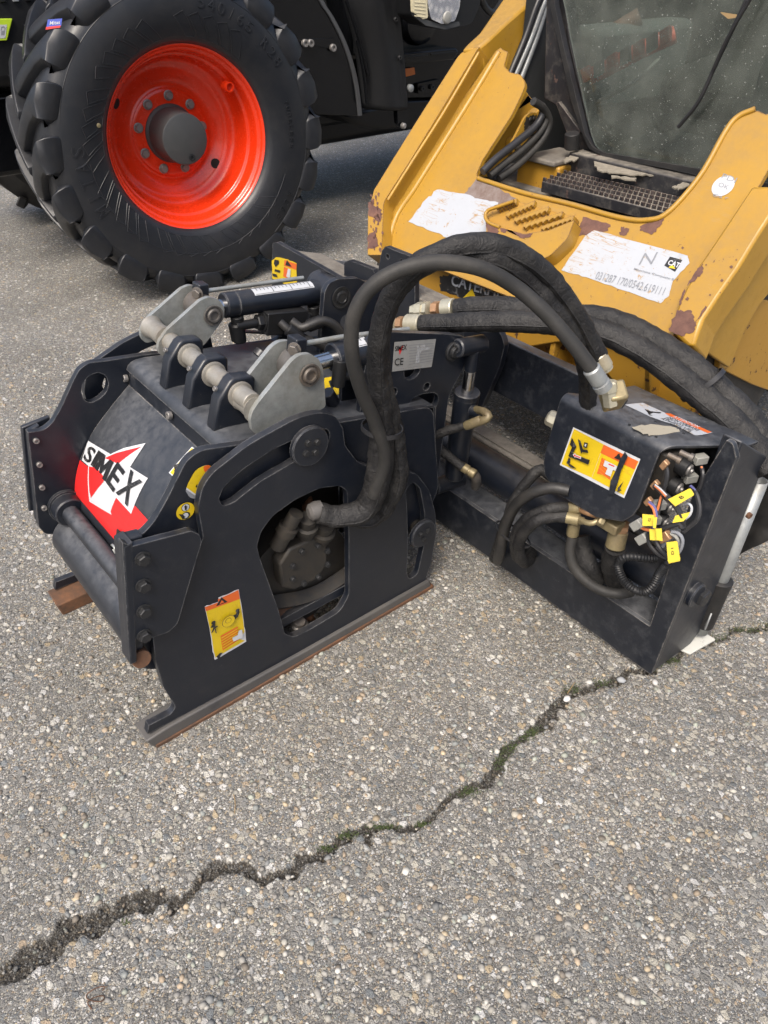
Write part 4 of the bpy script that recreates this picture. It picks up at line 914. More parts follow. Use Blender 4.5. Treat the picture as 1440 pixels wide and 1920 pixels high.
hood_decal('emblem_sticker', [
    ([('s', sA, .597), ('s', sB, .597), ze(320, 460), ze(470, 640), ze(580, 720), ze(740, 810), ze(862, 945), ze(845, 985), ze(780, 1030), ze(620, 1190)], REDP),
    (mp(ze, [(318, 225), (520, 345), (640, 290), (835, 245), (760, 360), (695, 462), (855, 562), (705, 882), (570, 735), (520, 860), (530, 890), (330, 770), (320, 450), (262, 400)]), WHITE),
    (mp(ze, [(470, 380), (560, 340), (800, 278), (700, 345), (590, 432)]), REDP),
    (mp(ze, [(328, 462), (440, 575), (455, 598), (380, 690), (345, 738), (336, 690)]), REDP),
    (mp(ze, [(330, 455), (400, 470), (470, 560), (455, 600), (335, 690)]), REDP),
    ('text', 'S', ze(272, 386), ze(332, 438), ze(338, 262), BLACKP, .02),
    ('text', 'I', ze(345, 440), ze(378, 470), ze(418, 310), BLACKP, .02),
    (mp(ze, [(383, 474), (448, 332), (480, 356), (462, 452), (522, 392), (554, 418), (481, 592), (450, 566), (492, 470), (436, 522), (424, 510), (440, 420), (410, 500)]), BLACKP),
    ('text', 'E', ze(484, 596), ze(552, 690), ze(590, 415), BLACKP, .02),
    ('text', 'X', ze(575, 690), ze(682, 818), ze(705, 480), BLACKP, .02),
    (mp(ze, [(590, 1010), (660, 1072), (625, 1105), (615, 1165), (578, 1125)]), BLACKP),
    ('text', 'R', ze(597, 1130), ze(625, 1160), ze(608, 1060), WHITE, .03),
], hood)
hood_decal('caution_sticker', [(mp(ze, [(1250, 278), (1312, 318), (1150, 480), (1080, 548), (1042, 512)]), WHITE), (mp(ze, [(1250, 290), (1290, 318), (1150, 460), (1105, 500), (1085, 535), (1055, 512)]), YELP), (mp(ze, [(1090, 490), (1125, 485), (1095, 510)]), BLACKP)], hood)
ws = PY(.028)
decal('warning_sticker', nb, ws, [
    (mp(z6, [(335, 395), (380, 310, .03), (425, 292, .02), (450, 310, .02), (455, 330), (390, 440, .01), (350, 435, .02), (332, 405)]), GREYP),
    (mp(z6, [(342, 372, .01), (375, 312, .03), (425, 293, .02), (448, 306, .02), (453, 325), (385, 428), (335, 392)]), YELP),
    (mp(z6, [(404, 300, .01), (428, 294, .01), (450, 310, .02), (440, 335), (410, 322)]), ORP),
    (mp(z6, [(335, 390), (385, 426), (383, 432), (333, 398)]), WHITE)]
    + [(mp(z6, [(372+k*14, 385-k*16), (380+k*14, 372-k*16), (378+k*14, 390-k*16)]), BLACKP) for k in range(4)])
o2 = ws.hit(*z6(331, 490))
decal('round_sticker', nb, ws, [(circ(ws, o2, .0225, 28), BLACKP), (circ(ws, o2, .0212, 28), YELP),
    (circ(ws, ws.hit(*z6(331, 474)), .0095), BLACKP), (circ(ws, ws.hit(*z6(331, 474)), .0082), PAPER), (circ(ws, ws.hit(*z6(332, 507)), .0092), BLACKP), (circ(ws, ws.hit(*z6(330, 507)), .0068), PAPER),
    (mp(z6, [(326, 483), (326, 472), (322, 472), (330, 462), (338, 472), (334, 472), (334, 483)]), BLACKP), (mp(z6, [(300, 500), (318, 502), (328, 512), (318, 524), (308, 510)]), BLACKP)])
decal('warning_sticker', sk, PY(0), [
    (rough_edge(mp(z6, [(412, 893), (470, 872), (470, 855), (556, 820), (578, 960), (588, 1040), (455, 1118), (446, 1085), (440, 1030)]), .9, 5, 2), WHITE),
    (mp(z6, [(418, 912), (560, 858), (575, 955), (580, 1000), (560, 1030), (582, 1036), (458, 1108), (450, 1080), (442, 1020)]), YELP),
    (mp(z6, [(412, 895), (470, 874), (468, 862), (554, 822), (560, 860), (418, 912)]), ORP),
    (mp(z6, [(460, 890), (482, 852), (508, 872)]), BLACKP), (mp(z6, [(474, 882), (483, 864), (494, 873)]), ORP),
    (mp(z6, [(478, 1015), (550, 975), (556, 1030), (488, 1078)]), ORP)]
    + [(mp(z6, [(480+k*1.5, 1022+k*10), (552, 980+k*10), (552, 984+k*10), (481+k*1.5, 1026+k*10)]), YELP) for k in range(6)]
    + [(mp(z6, [(525, 1020), (548, 1008), (552, 990), (566, 985), (570, 1018), (530, 1036)]), WHITE),
    (mp(z6, [(443, 960), (452, 955), (453, 972), (462, 968), (463, 973), (454, 978), (459, 1000), (455, 1000), (450, 982), (440, 1000), (436, 998), (446, 975), (435, 978), (434, 973)]), BLACKP), (circ(PY(0), PY(0).hit(*z6(445, 955)), .0055), BLACKP),
    (mp(z6, [(542, 905), (556, 908), (548, 930), (532, 945), (526, 958), (522, 955), (532, 930), (522, 935), (505, 940), (522, 928), (540, 918)]), BLACKP), (circ(PY(0), PY(0).hit(*z6(546, 903)), .0055), BLACKP), (circ(PY(0), PY(0).hit(*z6(508, 948)), .0175), BLACKP), (circ(PY(0), PY(0).hit(*z6(508, 948)), .0165), YELP), (circ(PY(0), PY(0).hit(*z6(506, 944)), .008), BLACKP), (circ(PY(0), PY(0).hit(*z6(506, 944)), .007), YELP),
    (mp(z6, [(455, 1095), (470, 1080), (482, 1078), (470, 1096), (478, 1100), (462, 1104)]), BLACKP)])
fz = PX(1.165)
decal('warning_sticker', feo, fz, [
    (rough_edge([(510, 488), (519, 482), (540, 486), (557, 494), (557, 533), (535, 533), (511, 522)], .6, 4, 5), YELP),
    ([(534, 487), (557, 495), (556, 506), (533, 498)], ORP), ([(533, 500), (541, 503), (540, 522), (532, 518)], ORP), ([(539, 487), (548, 500), (536, 497)], BLACKP), ([(541, 503), (546, 505), (545, 522), (538, 518)], WHITE),
    ([(516, 486), (524, 488), (524, 494), (518, 500), (515, 494)], BLACKP), ([(517, 504), (527, 507), (526, 511), (516, 508)], BLACKP), ([(512, 512), (520, 514), (522, 520), (513, 517)], BLACKP)])
dkp = Pl((.62, 0, .6735), EZ)
decal('deck_sticker', dk, dkp, [(mp(z7, [(-30, 742), (90, 720), (122, 800), (0, 830), (-35, 800)]), YELP), (mp(z7, [(-10, 760), (0, 752), (20, 780), (5, 800)]), BLACKP), (mp(z7, [(60, 765), (75, 770), (100, 758), (98, 764), (75, 780)]), BLACKP)], z0=.0)

# ------------------------------------------------------------------ the yellow skid steer loader
ldr = thing('skid_steer_loader', (2.0, .45, 0), 'chipped yellow skid steer loader with dirty windscreen and torn white stickers behind the planer', 'skid steer loader')
PA = R(51); PN = Vector((-math.sin(PA), 0, math.cos(PA))); PO = Vector((1.60, 0, .735)); FPn = Pl(PO, PN)
PD = Vector((math.cos(PA), 0, math.sin(PA)))
def zl(x, y): return 660+.5417*x, 280+.5417*y
def zs(x, y): return 960+x/3, y/3
def zk(x, y): return 840+.1875*x, 60+.1875*y
def zw(x, y): return 1140+.2083*x, 440+.2083*y
front_pts = [(715, 462), (726, 400)] + mp(z2, [(600, 930), (770, 640), (940, 400, .04), (1035, 260), (1062, 238), (1080, 252), (1100, 258, .01), (1080, 330, .02), (1110, 362, .02), (1165, 372, .05), (1190, 420, .04), (1165, 480, .03)]) + \
    [(960, 215), (905, 300, .03), (893, 328, .02)] + mp(zs, [(-160, 1030), (60, 1085), (330, 1150), (600, 1225, .04), (780, 1240, .1), (880, 1195, .1), (1060, 990), (1200, 745), (1270, 660, .06), (1370, 615, .06)]) + \
    [(1437, 215), (1475, 190), (1475, 300), (1310, 540), (1215, 690), (1235, 640, 0)][:3] + [(1440, 320), (1240, 668)]
fp_ = plate('front_panel', YEL, ldr, FPn, front_pts, .016, bevel=.004)
# lower part of the front: upright apron below the bend
bl = FPn.hit(715, 462); br_ = FPn.hit(1240, 668)
apx = 1.592
ap = PX(apx)
plate('front_apron', YELR, ldr, ap, [(708, 440), (712, 500), (800, 560), (880, 640), (935, 640, .03), (985, 652), (1055, 640, .03), (1130, 690, .05), (1170, 740, .05), (1215, 770), (1330, 812), (1345, 760), (1250, 655), (1100, 585), (1000, 545), (900, 500)], .016, bevel=.003)
box('apron_inside', YELR, ldr, 1.70, 1.72, -.22, 1.10, .25, .80, .003)
box('apron_shelf', YELR, ldr, 1.61, 1.71, -.2, 1.1, .28, .30, .003)
for y in (.18, .42): box('apron_rib', YELR, ldr, 1.60, 1.71, y, y+.02, .28, .62, .003)
# raised bands of the two lift arms
def band(name, px, off, depth, mt, bev=.006): return plate(name, mt, ldr, FPn.up(off), px, depth, bevel=bev)
armL = PY(1.175)
lo = mp(z2, [(400, 1280), (402, 1060, .03), (430, 950, .05), (870, 250, .12), (950, 170, .12), (1080, -20), (1300, -300)])
bl1 = band('lift_arm', mp(z2, [(398, 1275), (400, 1060, .02), (430, 950, .03), (640, 610), (870, 250, .06), (960, 232, .05), (945, 250), (760, 560), (600, 820), (478, 1010, .04), (468, 1275)]), .062, .20, YEL, .010)
# upper stretch of the far lift arm, a box section running back at a lower slope
s0 = FPn.up(.062).hit(*z2(905, 235)); dU = Vector((math.cos(R(24)), 0, math.sin(R(24)))); nU = Vector((-dU.z, 0, dU.x))
PU = Pl(s0, nU)
plate('lift_arm', YEL, ldr, PU, mp(z2, [(868, 252), (890, 225), (955, 165, .02), (1090, -30), (1230, -200), (1420, -200), (1290, -60), (1215, 5), (1100, 105), (1010, 190, .03), (955, 238)]), .20, bevel=.010)
plate('lift_arm_wall', YELR, ldr, PY(1.045), [(905, 210), (898, 110), (940, 60), (1010, -20), (1060, -60), (1060, 90), (1020, 165), (1000, 195), (960, 200)], .012)
tube('arm_weld', YEL, ldr, [FPn.up(.060).hit(*z2(u, v)) for u, v in [(500, 1000), (620, 810), (780, 560), (955, 262)]], .006, seg=8)
tube('panel_rib', YEL, ldr, [FPn.hit(*z2(u, v)) for u, v in [(500, 1230), (545, 1080), (640, 935), (800, 680), (940, 455), (1055, 262)]], .012, seg=12)
br1 = band('lift_arm', mp(zw, [(560, 850), (640, 600, .03), (700, 480), (800, 300), (1010, -10), (1300, -440), (1640, -440), (1350, 10), (1180, 290), (990, 560), (860, 760, .03), (775, 1000), (700, 985)]), .030, .12, YEL, .008)
sd = Y(1300, 640, -.262)
plate('arm_side', YEL, ldr, PY(-.258), mp(zw, [(805, 1000), (880, 780), (1010, 580), (1200, 300), (1366, 20), (1480, -170), (1700, -170), (1700, 280), (1440, 540), (1360, 640), (1240, 850), (1170, 1020), (1090, 1200), (1060, 1180)]), .02, bevel=.004)
plate('lower_side', YELR, ldr, PY(-.235), mp(zw, [(1000, 1200), (1040, 900), (1100, 700), (1300, 560), (1450, 600), (1800, 600), (1800, 1500), (1440, 1400), (1300, 1350)]), .02, bevel=.004)
plate('side_skirt', YELR, ldr, PY(-.22), mp(zw, [(380, 1180), (700, 1320), (960, 1490), (900, 1680), (600, 1580), (380, 1490)]), .02, bevel=.004)
plate('lower_fork_plate', YELR, ldr, PY(-.24), mp(zw, [(1040, 1590), (1150, 1600), (1210, 1700), (1150, 1850), (1060, 1850), (1020, 1700)]), .03, bevel=.004)
# step cup with toothed treads
cup = plate('step_cup', YEL, ldr, FPn.up(.055), mp(z2, [(985, 1072), (1003, 1112), (1060, 1138), (1180, 1168), (1300, 1152), (1432, 1100), (1400, 1190, .05), (1300, 1290, .05), (1180, 1300), (1000, 1260, .03)]), .06, bevel=.004)
tube('cup_rim', YEL, cup, [FPn.up(.055).hit(*z2(u, v)) for u, v in [(1130, 1005), (1060, 1030), (1000, 1052), (986, 1080), (1003, 1112), (1060, 1138)]], .006, seg=8)
plate('step_floor', YELR, cup, FPn.up(.030), mp(z2, [(990, 1075), (1010, 1052), (1060, 1034), (1150, 1005), (1440, 1085), (1425, 1120), (1300, 1170), (1180, 1185), (1060, 1150), (1000, 1120)]), .026)
for k, (a, b) in enumerate([((1040, 1050), (1140, 1010)), ((1085, 1085), (1230, 1020)), ((1125, 1110), (1300, 1050)), ((1170, 1140), (1370, 1075)), ((1260, 1150), (1425, 1095))]):
    P = []; n = 7
    for i in range(n):
        t = i/n; dt = 1/n; x = lambda q: (a[0]+(b[0]-a[0])*q); y = lambda q: (a[1]+(b[1]-a[1])*q)
        P += [(x(t), y(t)), (x(t+.35*dt), y(t+.35*dt)), (x(t+.5*dt)-2, y(t+.5*dt)+11), (x(t+.85*dt), y(t+.85*dt)+2)]
    P = [(p[0]+4, p[1]-2) for p in P]
    plate('tread_strip', YEL, cup, FPn.up(.046), mp(z2, P + [(b[0]+4, b[1]-20), (a[0]+2, a[1]-18)][::1]), .018, bevel=.001)
cyl('cross_bar', YELR, ldr, FPn.hit(*z2(1100, 1300)), FPn.hit(*z2(1300, 1290)), .008)
tube('flange_lip', YEL, ldr, [FPn.hit(*zs(u, v)) + PN*.002 for u, v in [(-190, 1005), (60, 1085), (330, 1150), (600, 1225), (760, 1240), (880, 1195), (1060, 990), (1200, 745), (1270, 660), (1370, 615)]], .008, seg=10)
# rusty bare patches and stickers on the front
BARE = mat_metal('bare_primer', (.125, .060, .043), (.080, .038, .030), .8, 0, (.20, .10, .06), (.55, .8), 40)
PRIM = mat_metal('grey_primer', (.19, .155, .14), (.13, .09, .075), .75, 0, (.1, .05, .035), (.5, .8), 40)
def patch(px, sd_, mt=BARE, pl=FPn, amp=2.0, par=fp_, z=.0012): decal('paint_chip', par, pl, [(rough_edge(px, amp, 6, sd_), mt)], z0=z)
patch([(893, 336), (935, 352), (972, 376), (955, 388), (910, 376), (870, 372), (872, 362)], 1, PRIM, amp=1.6)
patch(mp(zs, [(400, 1220), (555, 1265), (540, 1300), (370, 1330), (375, 1285)]), 2); patch(mp(zs, [(615, 1275), (662, 1290), (640, 1325), (605, 1318)]), 3); patch(mp(zs, [(720, 1275), (860, 1222), (840, 1265), (790, 1320), (722, 1300)]), 4)
patch(mp(zw, [(545, 850), (620, 680), (760, 690), (780, 780), (800, 790), (770, 880), (660, 915)]), 5, pl=FPn.up(.030), par=br1, amp=2.4)
patch(mp(zw, [(712, 460), (790, 330), (850, 262), (858, 330), (790, 410)]), 6, pl=FPn.up(.030), par=br1, amp=2)
patch(mp(zw, [(640, 610), (690, 490), (700, 510), (650, 640)]), 16, pl=FPn.up(.030), par=br1, amp=1)
patch(mp(zw, [(790, 780), (880, 640), (890, 660), (820, 760)]), 17, pl=FPn.up(.030), par=br1, amp=1.4)
for k, (x, y, r) in enumerate([(715, 580, 20), (1025, 415, 16), (1110, 292, 16), (672, 122, 14), (1155, 228, 9), (920, 545, 10), (885, 275, 10)]):
    patch(mp(zw, [(x-r, y), (x, y-r), (x+r, y-2), (x+2, y+r)]), 20+k, pl=FPn.up(.030) if x > 600 else FPn, par=br1, amp=.8)
patch(mp(z2, [(1125, 1158), (1180, 1172), (1225, 1166), (1212, 1186), (1168, 1192)]), 30, pl=FPn.up(.055), par=cup, amp=.8); patch(mp(z2, [(1062, 1140), (1100, 1150), (1085, 1166), (1066, 1160)]), 33, pl=FPn.up(.055), par=cup, amp=.6); patch(mp(z2, [(992, 1100), (1050, 1138), (1055, 1180), (998, 1190)]), 31, pl=FPn.up(.055), par=cup)
patch(mp(z2, [(402, 1010), (470, 1050), (462, 1110), (404, 1080)]), 7, pl=FPn.up(.062), par=bl1); patch(mp(z2, [(400, 1180), (440, 1150), (455, 1230), (400, 1250)]), 8, pl=FPn.up(.062), par=bl1)
for k in range(26):
    t = random.random(); u = 410+random.random()*60; v = 950+t*320; patch(mp(z2, [(u, v), (u+random.uniform(4, 12), v+4), (u+6, v+random.uniform(10, 34)), (u-2, v+12)]), 40+k, pl=FPn.up(.062), par=bl1, amp=.5)
decal('worn_sticker', fp_, FPn, [(rough_edge([(766, 416), (800, 373), (822, 355), (882, 366), (890, 372), (935, 380), (918, 398), (914, 440), (870, 442), (845, 448), (820, 437)], 1.6, 6, 11), WHITEW)], z0=.0014)
stk = rough_edge([(1053, 507), (1098, 442), (1115, 432), (1290, 480), (1293, 494), (1262, 527), (1255, 555), (1238, 569), (1170, 545), (1100, 520)], 1.0, 6, 12)
decal('company_sticker', fp_, FPn, [(stk, WHITEW),
    (mp(zw, [(508, 280), (560, 200), (672, 230), (605, 338)]), BLACKP), (mp(zw, [(545, 300), (580, 270), (610, 312)]), YELP),
    ('text', 'CAT', zw(532, 268), zw(632, 300), zw(556, 224), WHITE, .03), ('text', 'N', zw(275, 270), zw(395, 262), zw(330, 165), GREYP, -.01),
    ('text', 'Macchine Compatte S', zw(230, 318), zw(585, 416), zw(240, 296), GREYP, .01),
    ('text', "031287 170/0542.619111", zw(-120, 395), zw(490, 545), zw(-90, 330), GREYP, -.008)], z0=.0014)
pdi = FPn.hit(1356, 349)
ppl = FPn.up(0)
decal('round_sticker', fp_, FPn, [(circ(FPn, pdi, .030, 28), PAPER), ('text', 'PDI', (1352, 334), (1378, 343), (1357, 325), flat('faded_print', (.22, .23, .25))), ('text', 'OK', (1346, 349), (1364, 356), (1350, 341), MATS['faded_print']), ('text', 'Ca r', (1336, 368), (1365, 374), (1338, 363), MATS['faded_print'])], z0=.0014)
decal('maker_sign', ldr, ap, [(rough_edge([(826, 517), (850, 516), (975, 550), (982, 575), (900, 568), (826, 545)], 2.2, 8, 14), BLACKP), ('text', 'CATERPILLAR', (845, 535), (985, 573), (848, 514), WHITEW, .02), ([(868, 559), (886, 541), (892, 556)], YELP)], z0=.0012)
# pivot bracket with pin, behind the front panel
pb2 = PY(.800)
pbr = plate('pivot_bracket', YEL, ldr, pb2, mp(zk, [(260, 1470), (300, 1250, .1), (420, 1060), (560, 850), (740, 590), (770, 570), (850, 680, .05), (910, 780, .06), (918, 880, .06), (700, 1180), (420, 1450)]), .03, bevel=.004)
pc = pb2.hit(*zk(845, 905))
lathe('pivot_boss', YEL, pbr, pc+EY*.02, (0, -1, 0), [(0, .048), (.05, .048), (.054, .044)], 28)
plk = PY(.740)
plate('lock_plate', YEL, pbr, plk, mp(zk, [(630, 1190, .02), (640, 1110, .02), (790, 820, .06), (880, 800, .03), (905, 850, .03), (890, 960, .05), (720, 1170, .03), (670, 1230, .02)]), .010, bevel=.002)
pg = plk.hit(*zk(835, 915)); decal('pin_grease', pbr, plk, [(rough_edge(mp(zk, [(790, 850), (850, 825), (885, 840), (888, 930), (850, 1050), (800, 1040), (760, 990), (765, 900)]), 1.6, 6, 5), DIRTST)])
for k in range(9): a = random.random()*6.28; lathe('grease_lump', DIRTST, pbr, pg+Vector((math.cos(a)*.016, .002, math.sin(a)*.018)), (0, -1, 0), [(0, .008), (.006, .006), (.008, .002)], 8)
q = plk.hit(*zk(690, 1140)); lathe('rubber_seal', RUB, pbr, q, (0, -1, 0), [(0, .016), (.002, .016)], 20); bolt(pbr, q-EY*.002, (0, -1, 0), .0085, BOLTL)
lathe('spacer_boss', YEL, pbr, pb2.hit(*zk(612, 1110)), (0, -1, 0), [(0, .022), (.05, .022), (.052, .02)], 18)
# hydraulic pipes running up the arm
for k, (r, mt, pts) in enumerate([(.0135, WIREK, [(905, 322), (930, 298), (965, 270), (1005, 235), (1018, 205), (1000, 190)]), (.0125, HOSEG, [(918, 330), (945, 308), (980, 280), (1012, 248), (1025, 220), (1016, 198)]), (.013, HOSEG, [(935, 335), (960, 318), (990, 292), (1018, 260), (1030, 230), (1020, 205), (1000, 190)])]):
    tube('hydraulic_hose', mt, ldr, [Y(u, v, .70-.004*k) for u, v in pts], r, seg=12)
for k, (a, b, mt) in enumerate([((958, 135), (1006, 10), WIREK), ((968, 135), (1018, 10), GALV), ((980, 138), (1028, 0), GALV)]):
    tube('hydraulic_pipe', mt, ldr, [Y(a[0]-8, a[1]+20, 1.0), Y(*a, 1.0), Y((a[0]+b[0])/2+2, (a[1]+b[1])/2, 1.0), Y(*b, 1.0), Y(b[0]+20, b[1]-40, 1.0)], .0125, seg=12)
box('chassis_mount', YELR, ldr, 2.02, 2.16, .60, .80, .70, .945, .008)
box('chassis_mount', DUSTEEL, ldr, 2.00, 2.20, .61, .76, .946, .965, .006)
# chassis bulk
box('chassis', STEPM, ldr, 1.96, 3.4, -.18, 1.04, .25, .84, .01)
box('chassis_floor', DUSTEEL, ldr, 1.98, 2.4, .55, 1.02, .841, .862, .006)
# step in front of the cab
so_ = Vector((1.93, 0, .93))
def stepblock(name, mt, px, x0, dz, dx, bev=.003):
    a, b, c, d = [X(*p, x0) for p in px]
    V = [Vector((x0, p.y, p.z)) for p in (a, b)] + [Vector((x0, b.y, b.z-dz)), Vector((x0, a.y, a.z-dz))]
    V += [v+Vector((dx, 0, .012)) for v in V]
    return link(name, mesh(V, [(0, 1, 2, 3), (4, 5, 6, 7)] + [(i, (i+1) % 4, (i+1) % 4+4, i+4) for i in range(4)]), mt, ldr, bev, 30)
sa, sb = X(1016, 340, 1.93), X(1262, 402, 1.93)
stp = stepblock('cab_step', STEPM, [(1016, 340), (1262, 402), (0, 0), (0, 0)], 1.93, .036, .15)
# serrated tread strips
for r in range(4):
    x = 1.934+r*.036; V, F = [], []; n = 26
    for i in range(n):
        y0 = sa.y+(sb.y-sa.y)*i/n; y1 = sa.y+(sb.y-sa.y)*(i+.62)/n; z = sa.z+(sb.z-sa.z)*i/n+.0028*r
        v, f = aabb(x, x+.006, y1, y0, z-.002, z+.012); k = len(V); V += v; F += [tuple(q+k for q in p) for p in f]
    o = link('tread_strip', mesh(V, F), STEPM, stp, 0, 30)
box('cab_sill', STEPM, ldr, 2.085, 2.16, -.1, .62, .90, .985, .006)
V, F = [], []
MUD = mat_metal('dried_mud', (.23, .205, .165), (.15, .135, .105), .95, 0, (.15, .125, .09), (.55, .8), 60)
sp_ = Pl((2.0, 0, .965), (-.12, 0, 1))
for k, P in enumerate([mp(zs, [(290, 900), (330, 865), (400, 838), (418, 862), (360, 900), (300, 915)]), mp(zs, [(450, 885), (500, 880), (640, 930), (720, 960), (800, 985), (690, 985), (560, 970), (480, 955)]), mp(zs, [(900, 1050), (960, 1025), (1010, 1022), (990, 1045), (940, 1065)]), mp(zs, [(560, 985), (700, 1000), (690, 1012), (560, 1000)])]):
    plate('mud_crust', MUD, ldr, sp_, rough_edge(P, 2.2, 5, 60+k), .004, bevel=0)
# cab: frame, windscreen, wiper, seat behind
GX = PX(2.13)
glass_out = mp(zs, [(240, -200), (300, 60), (330, 230), (400, 560), (440, 740), (470, 830, .06), (560, 880), (1070, 985), (1800, 1140), (1800, -200)])
frm = mp(zs, [(170, -200), (205, 0), (250, 190), (330, 560), (380, 720), (430, 835, .05), (520, 885), (1060, 985), (1850, 1150), (1850, -300), (170, -300)])
gin = mp(zs, [(225, -200), (240, 30), (285, 240), (372, 600), (412, 760), (455, 830, .05), (520, 860, .04), (700, 890), (1060, 952), (1800, 1110), (1800, -250), (220, -250)])
rub = plate('windscreen_seal', MUDRUB, ldr, GX, frm, .025, [gin], .004)
t = NT('dirty_windscreen'); nz = t.noise(9, 7, .7); nz2 = t.noise(3, 4, .6)
sp1 = t.ramp(t.vor(95).outputs['Distance'], [(.08, .8), (.20, 0.0)]); sp1 = t.math('MULTIPLY', sp1, t.ramp(t.noise(24, 3), [(.44, 0.0), (.60, 1.0)]))
st = t.ramp(t.noise(30, 5, .7, t.mapping(t.co(), (1, 2.2, .25))), [(.55, 0.0), (.75, .5)])
sp2 = t.ramp(t.noise(110, 4, .7), [(.63, 0.0), (.70, .9)])
grad = t.ramp(nz, [(.30, .06), (.70, .46)])
dirt_reflection = t.math('MAXIMUM', t.math('MAXIMUM', grad, t.math('MULTIPLY', t.math('MAXIMUM', sp1, sp2), 1.0)), st)
g1 = t.new('BsdfGlossy'); g1.inputs['Roughness'].default_value = .03; tr = t.new('BsdfTransparent'); tr.inputs[0].default_value = (.66, .72, .68, 1)
df = t.new('BsdfDiffuse'); t.put(df.inputs[0], t.mix(t.math('MULTIPLY', t.math('MAXIMUM', sp1, sp2), .8), (.165, .180, .160), (.45, .47, .45)))  # dust film colour lightened to paint in a grey ground reflection too
fr_ = t.new('Fresnel'); fr_.inputs[0].default_value = 1.5
m1 = t.new('MixShader'); t.lk(fr_.outputs[0], m1.inputs[0]); t.lk(tr.outputs[0], m1.inputs[1]); t.lk(g1.outputs[0], m1.inputs[2])
m2 = t.new('MixShader'); t.lk(dirt_reflection, m2.inputs[0]); t.lk(m1.outputs[0], m2.inputs[1]); t.lk(df.outputs[0], m2.inputs[2])
t.lk(m2.outputs[0], t.n['Material Output'].inputs[0])
plate('windscreen', t.m, ldr, PX(2.138), glass_out, .005, bevel=0)
plate('cab_pillar', STEPM, ldr, PX(2.165), mp(zs, [(170, -250), (192, 0), (180, 560), (250, 600), (360, 720), (380, 850), (420, 900), (560, 900), (450, 760), (330, 240), (260, -250)]), .06, bevel=.006)
cyl('cab_mount', MUDRUB, ldr, Y(1072, 278, .62), Y(1073, 250, .62), .026); box('cab_mount_foot', STEPM, ldr, 2.13, 2.22, .56, .66, .86, .93, .004)
plate('cab_bracket', STEPM, ldr, PX(2.15), mp(zs, [(245, 580), (262, 572), (385, 740), (320, 780)]), .02)
tube('wiper', WIREK, ldr, [X(1400, 0, 2.095), X(1345, 115, 2.10), X(1310, 190, 2.10), X(1272, 238, 2.105)], .0065, seg=8)
tube('wiper', WIREK, ldr, [X(1412, -10, 2.07), X(1365, 70, 2.08), X(1338, 128, 2.09)], .005, seg=8)
plate('leaf', LEAF, ldr, PX(2.12), mp(zs, [(1165, 66, .004), (1200, 72), (1285, 85), (1260, 100), (1215, 106, .004)]), .001, bevel=0)
# inside the cab
flat('grey_console', (.16, .17, .165), .6)
CABIN = flat('cab_interior', (.030, .032, .032), .7); SEAT = flat('seat_fabric', (.040, .038, .036), .8)
V = [Vector((x, y, z)) for x in (2.2, 3.3) for y, z in ((-.12, .86), (1.0, .86), (1.0, 2.2), (-.12, 2.2))]
link('cab_shell', mesh(V, [(4, 5, 6, 7), (0, 1, 5, 4), (1, 2, 6, 5)]), CABIN, ldr)  # roof face left out so skylight brightens the cab interior
obox('seat', SEAT, ldr, (2.85, .42, 1.15), (.25, 0, .03), (0, .24, 0), (-.01, 0, .08), .05)
obox('seat_back', SEAT, ldr, (3.08, .42, 1.48), (.06, 0, -.01), (0, .24, 0), (.05, 0, .32), .05)
tube('lap_bar', flat('red_lap_bar', (.80, .10, .05), .4), ldr, [X(1085, 152, 2.25), X(1130, 132, 2.28), X(1200, 95, 2.33), X(1265, 65, 2.40)], .028, seg=14)
tube('lap_bar', flat('brown_bar', (.20, .11, .08), .6), ldr, [X(1095, 95, 2.45), X(1150, 60, 2.5), X(1200, 30, 2.55)], .030, seg=14)
for k in range(7):
    a = X(1098+k*25, 140-k*12, 2.19); obox('lap_bar_stripe', MATS['red_lap_bar'] if k % 2 == 0 else MATS['grey_console'], ldr, a, Vector((.008, 0, 0)), Vector((0, -.017, .010)), Vector((0, .006, .022)), .004)
tube('floor_rib', GREYPL, ldr, [X(1110, 196, 2.3), X(1180, 160, 2.35), X(1235, 112, 2.5)], .007, seg=8)
for y in (.05, .80): obox('side_console', MATS['grey_console'], ldr, (2.6, y, 1.2), (.3, 0, 0), (0, .07, 0), (0, 0, .14), .03)
obox('foot_pedal', CABIN, ldr, (2.36, .3, 1.0), (.05, 0, .02), (0, .22, 0), (-.01, 0, .02), .01)
V, F = tube_vf([X(1225, 215, 2.22), X(1240, 240, 2.2), X(1262, 235, 2.2)], .011, seg=12, rings=.2, step=.004); link('cab_conduit', mesh(V, F), BLKM, ldr)
# knobs on the right arm
for p, r in (((1437, 165), .022), ((1434, 206), .026)):
    c = FPn.up(.03).hit(*p); lathe('arm_knob', GALV, ldr, c+Vector((.06, -.02, 0)), Vector((-.5, -.75, -.1)), [(0, r), (.05, r), (.052, r*.75), (.046, r*.7), (.046, r*.35), (.052, r*.3)], 22)
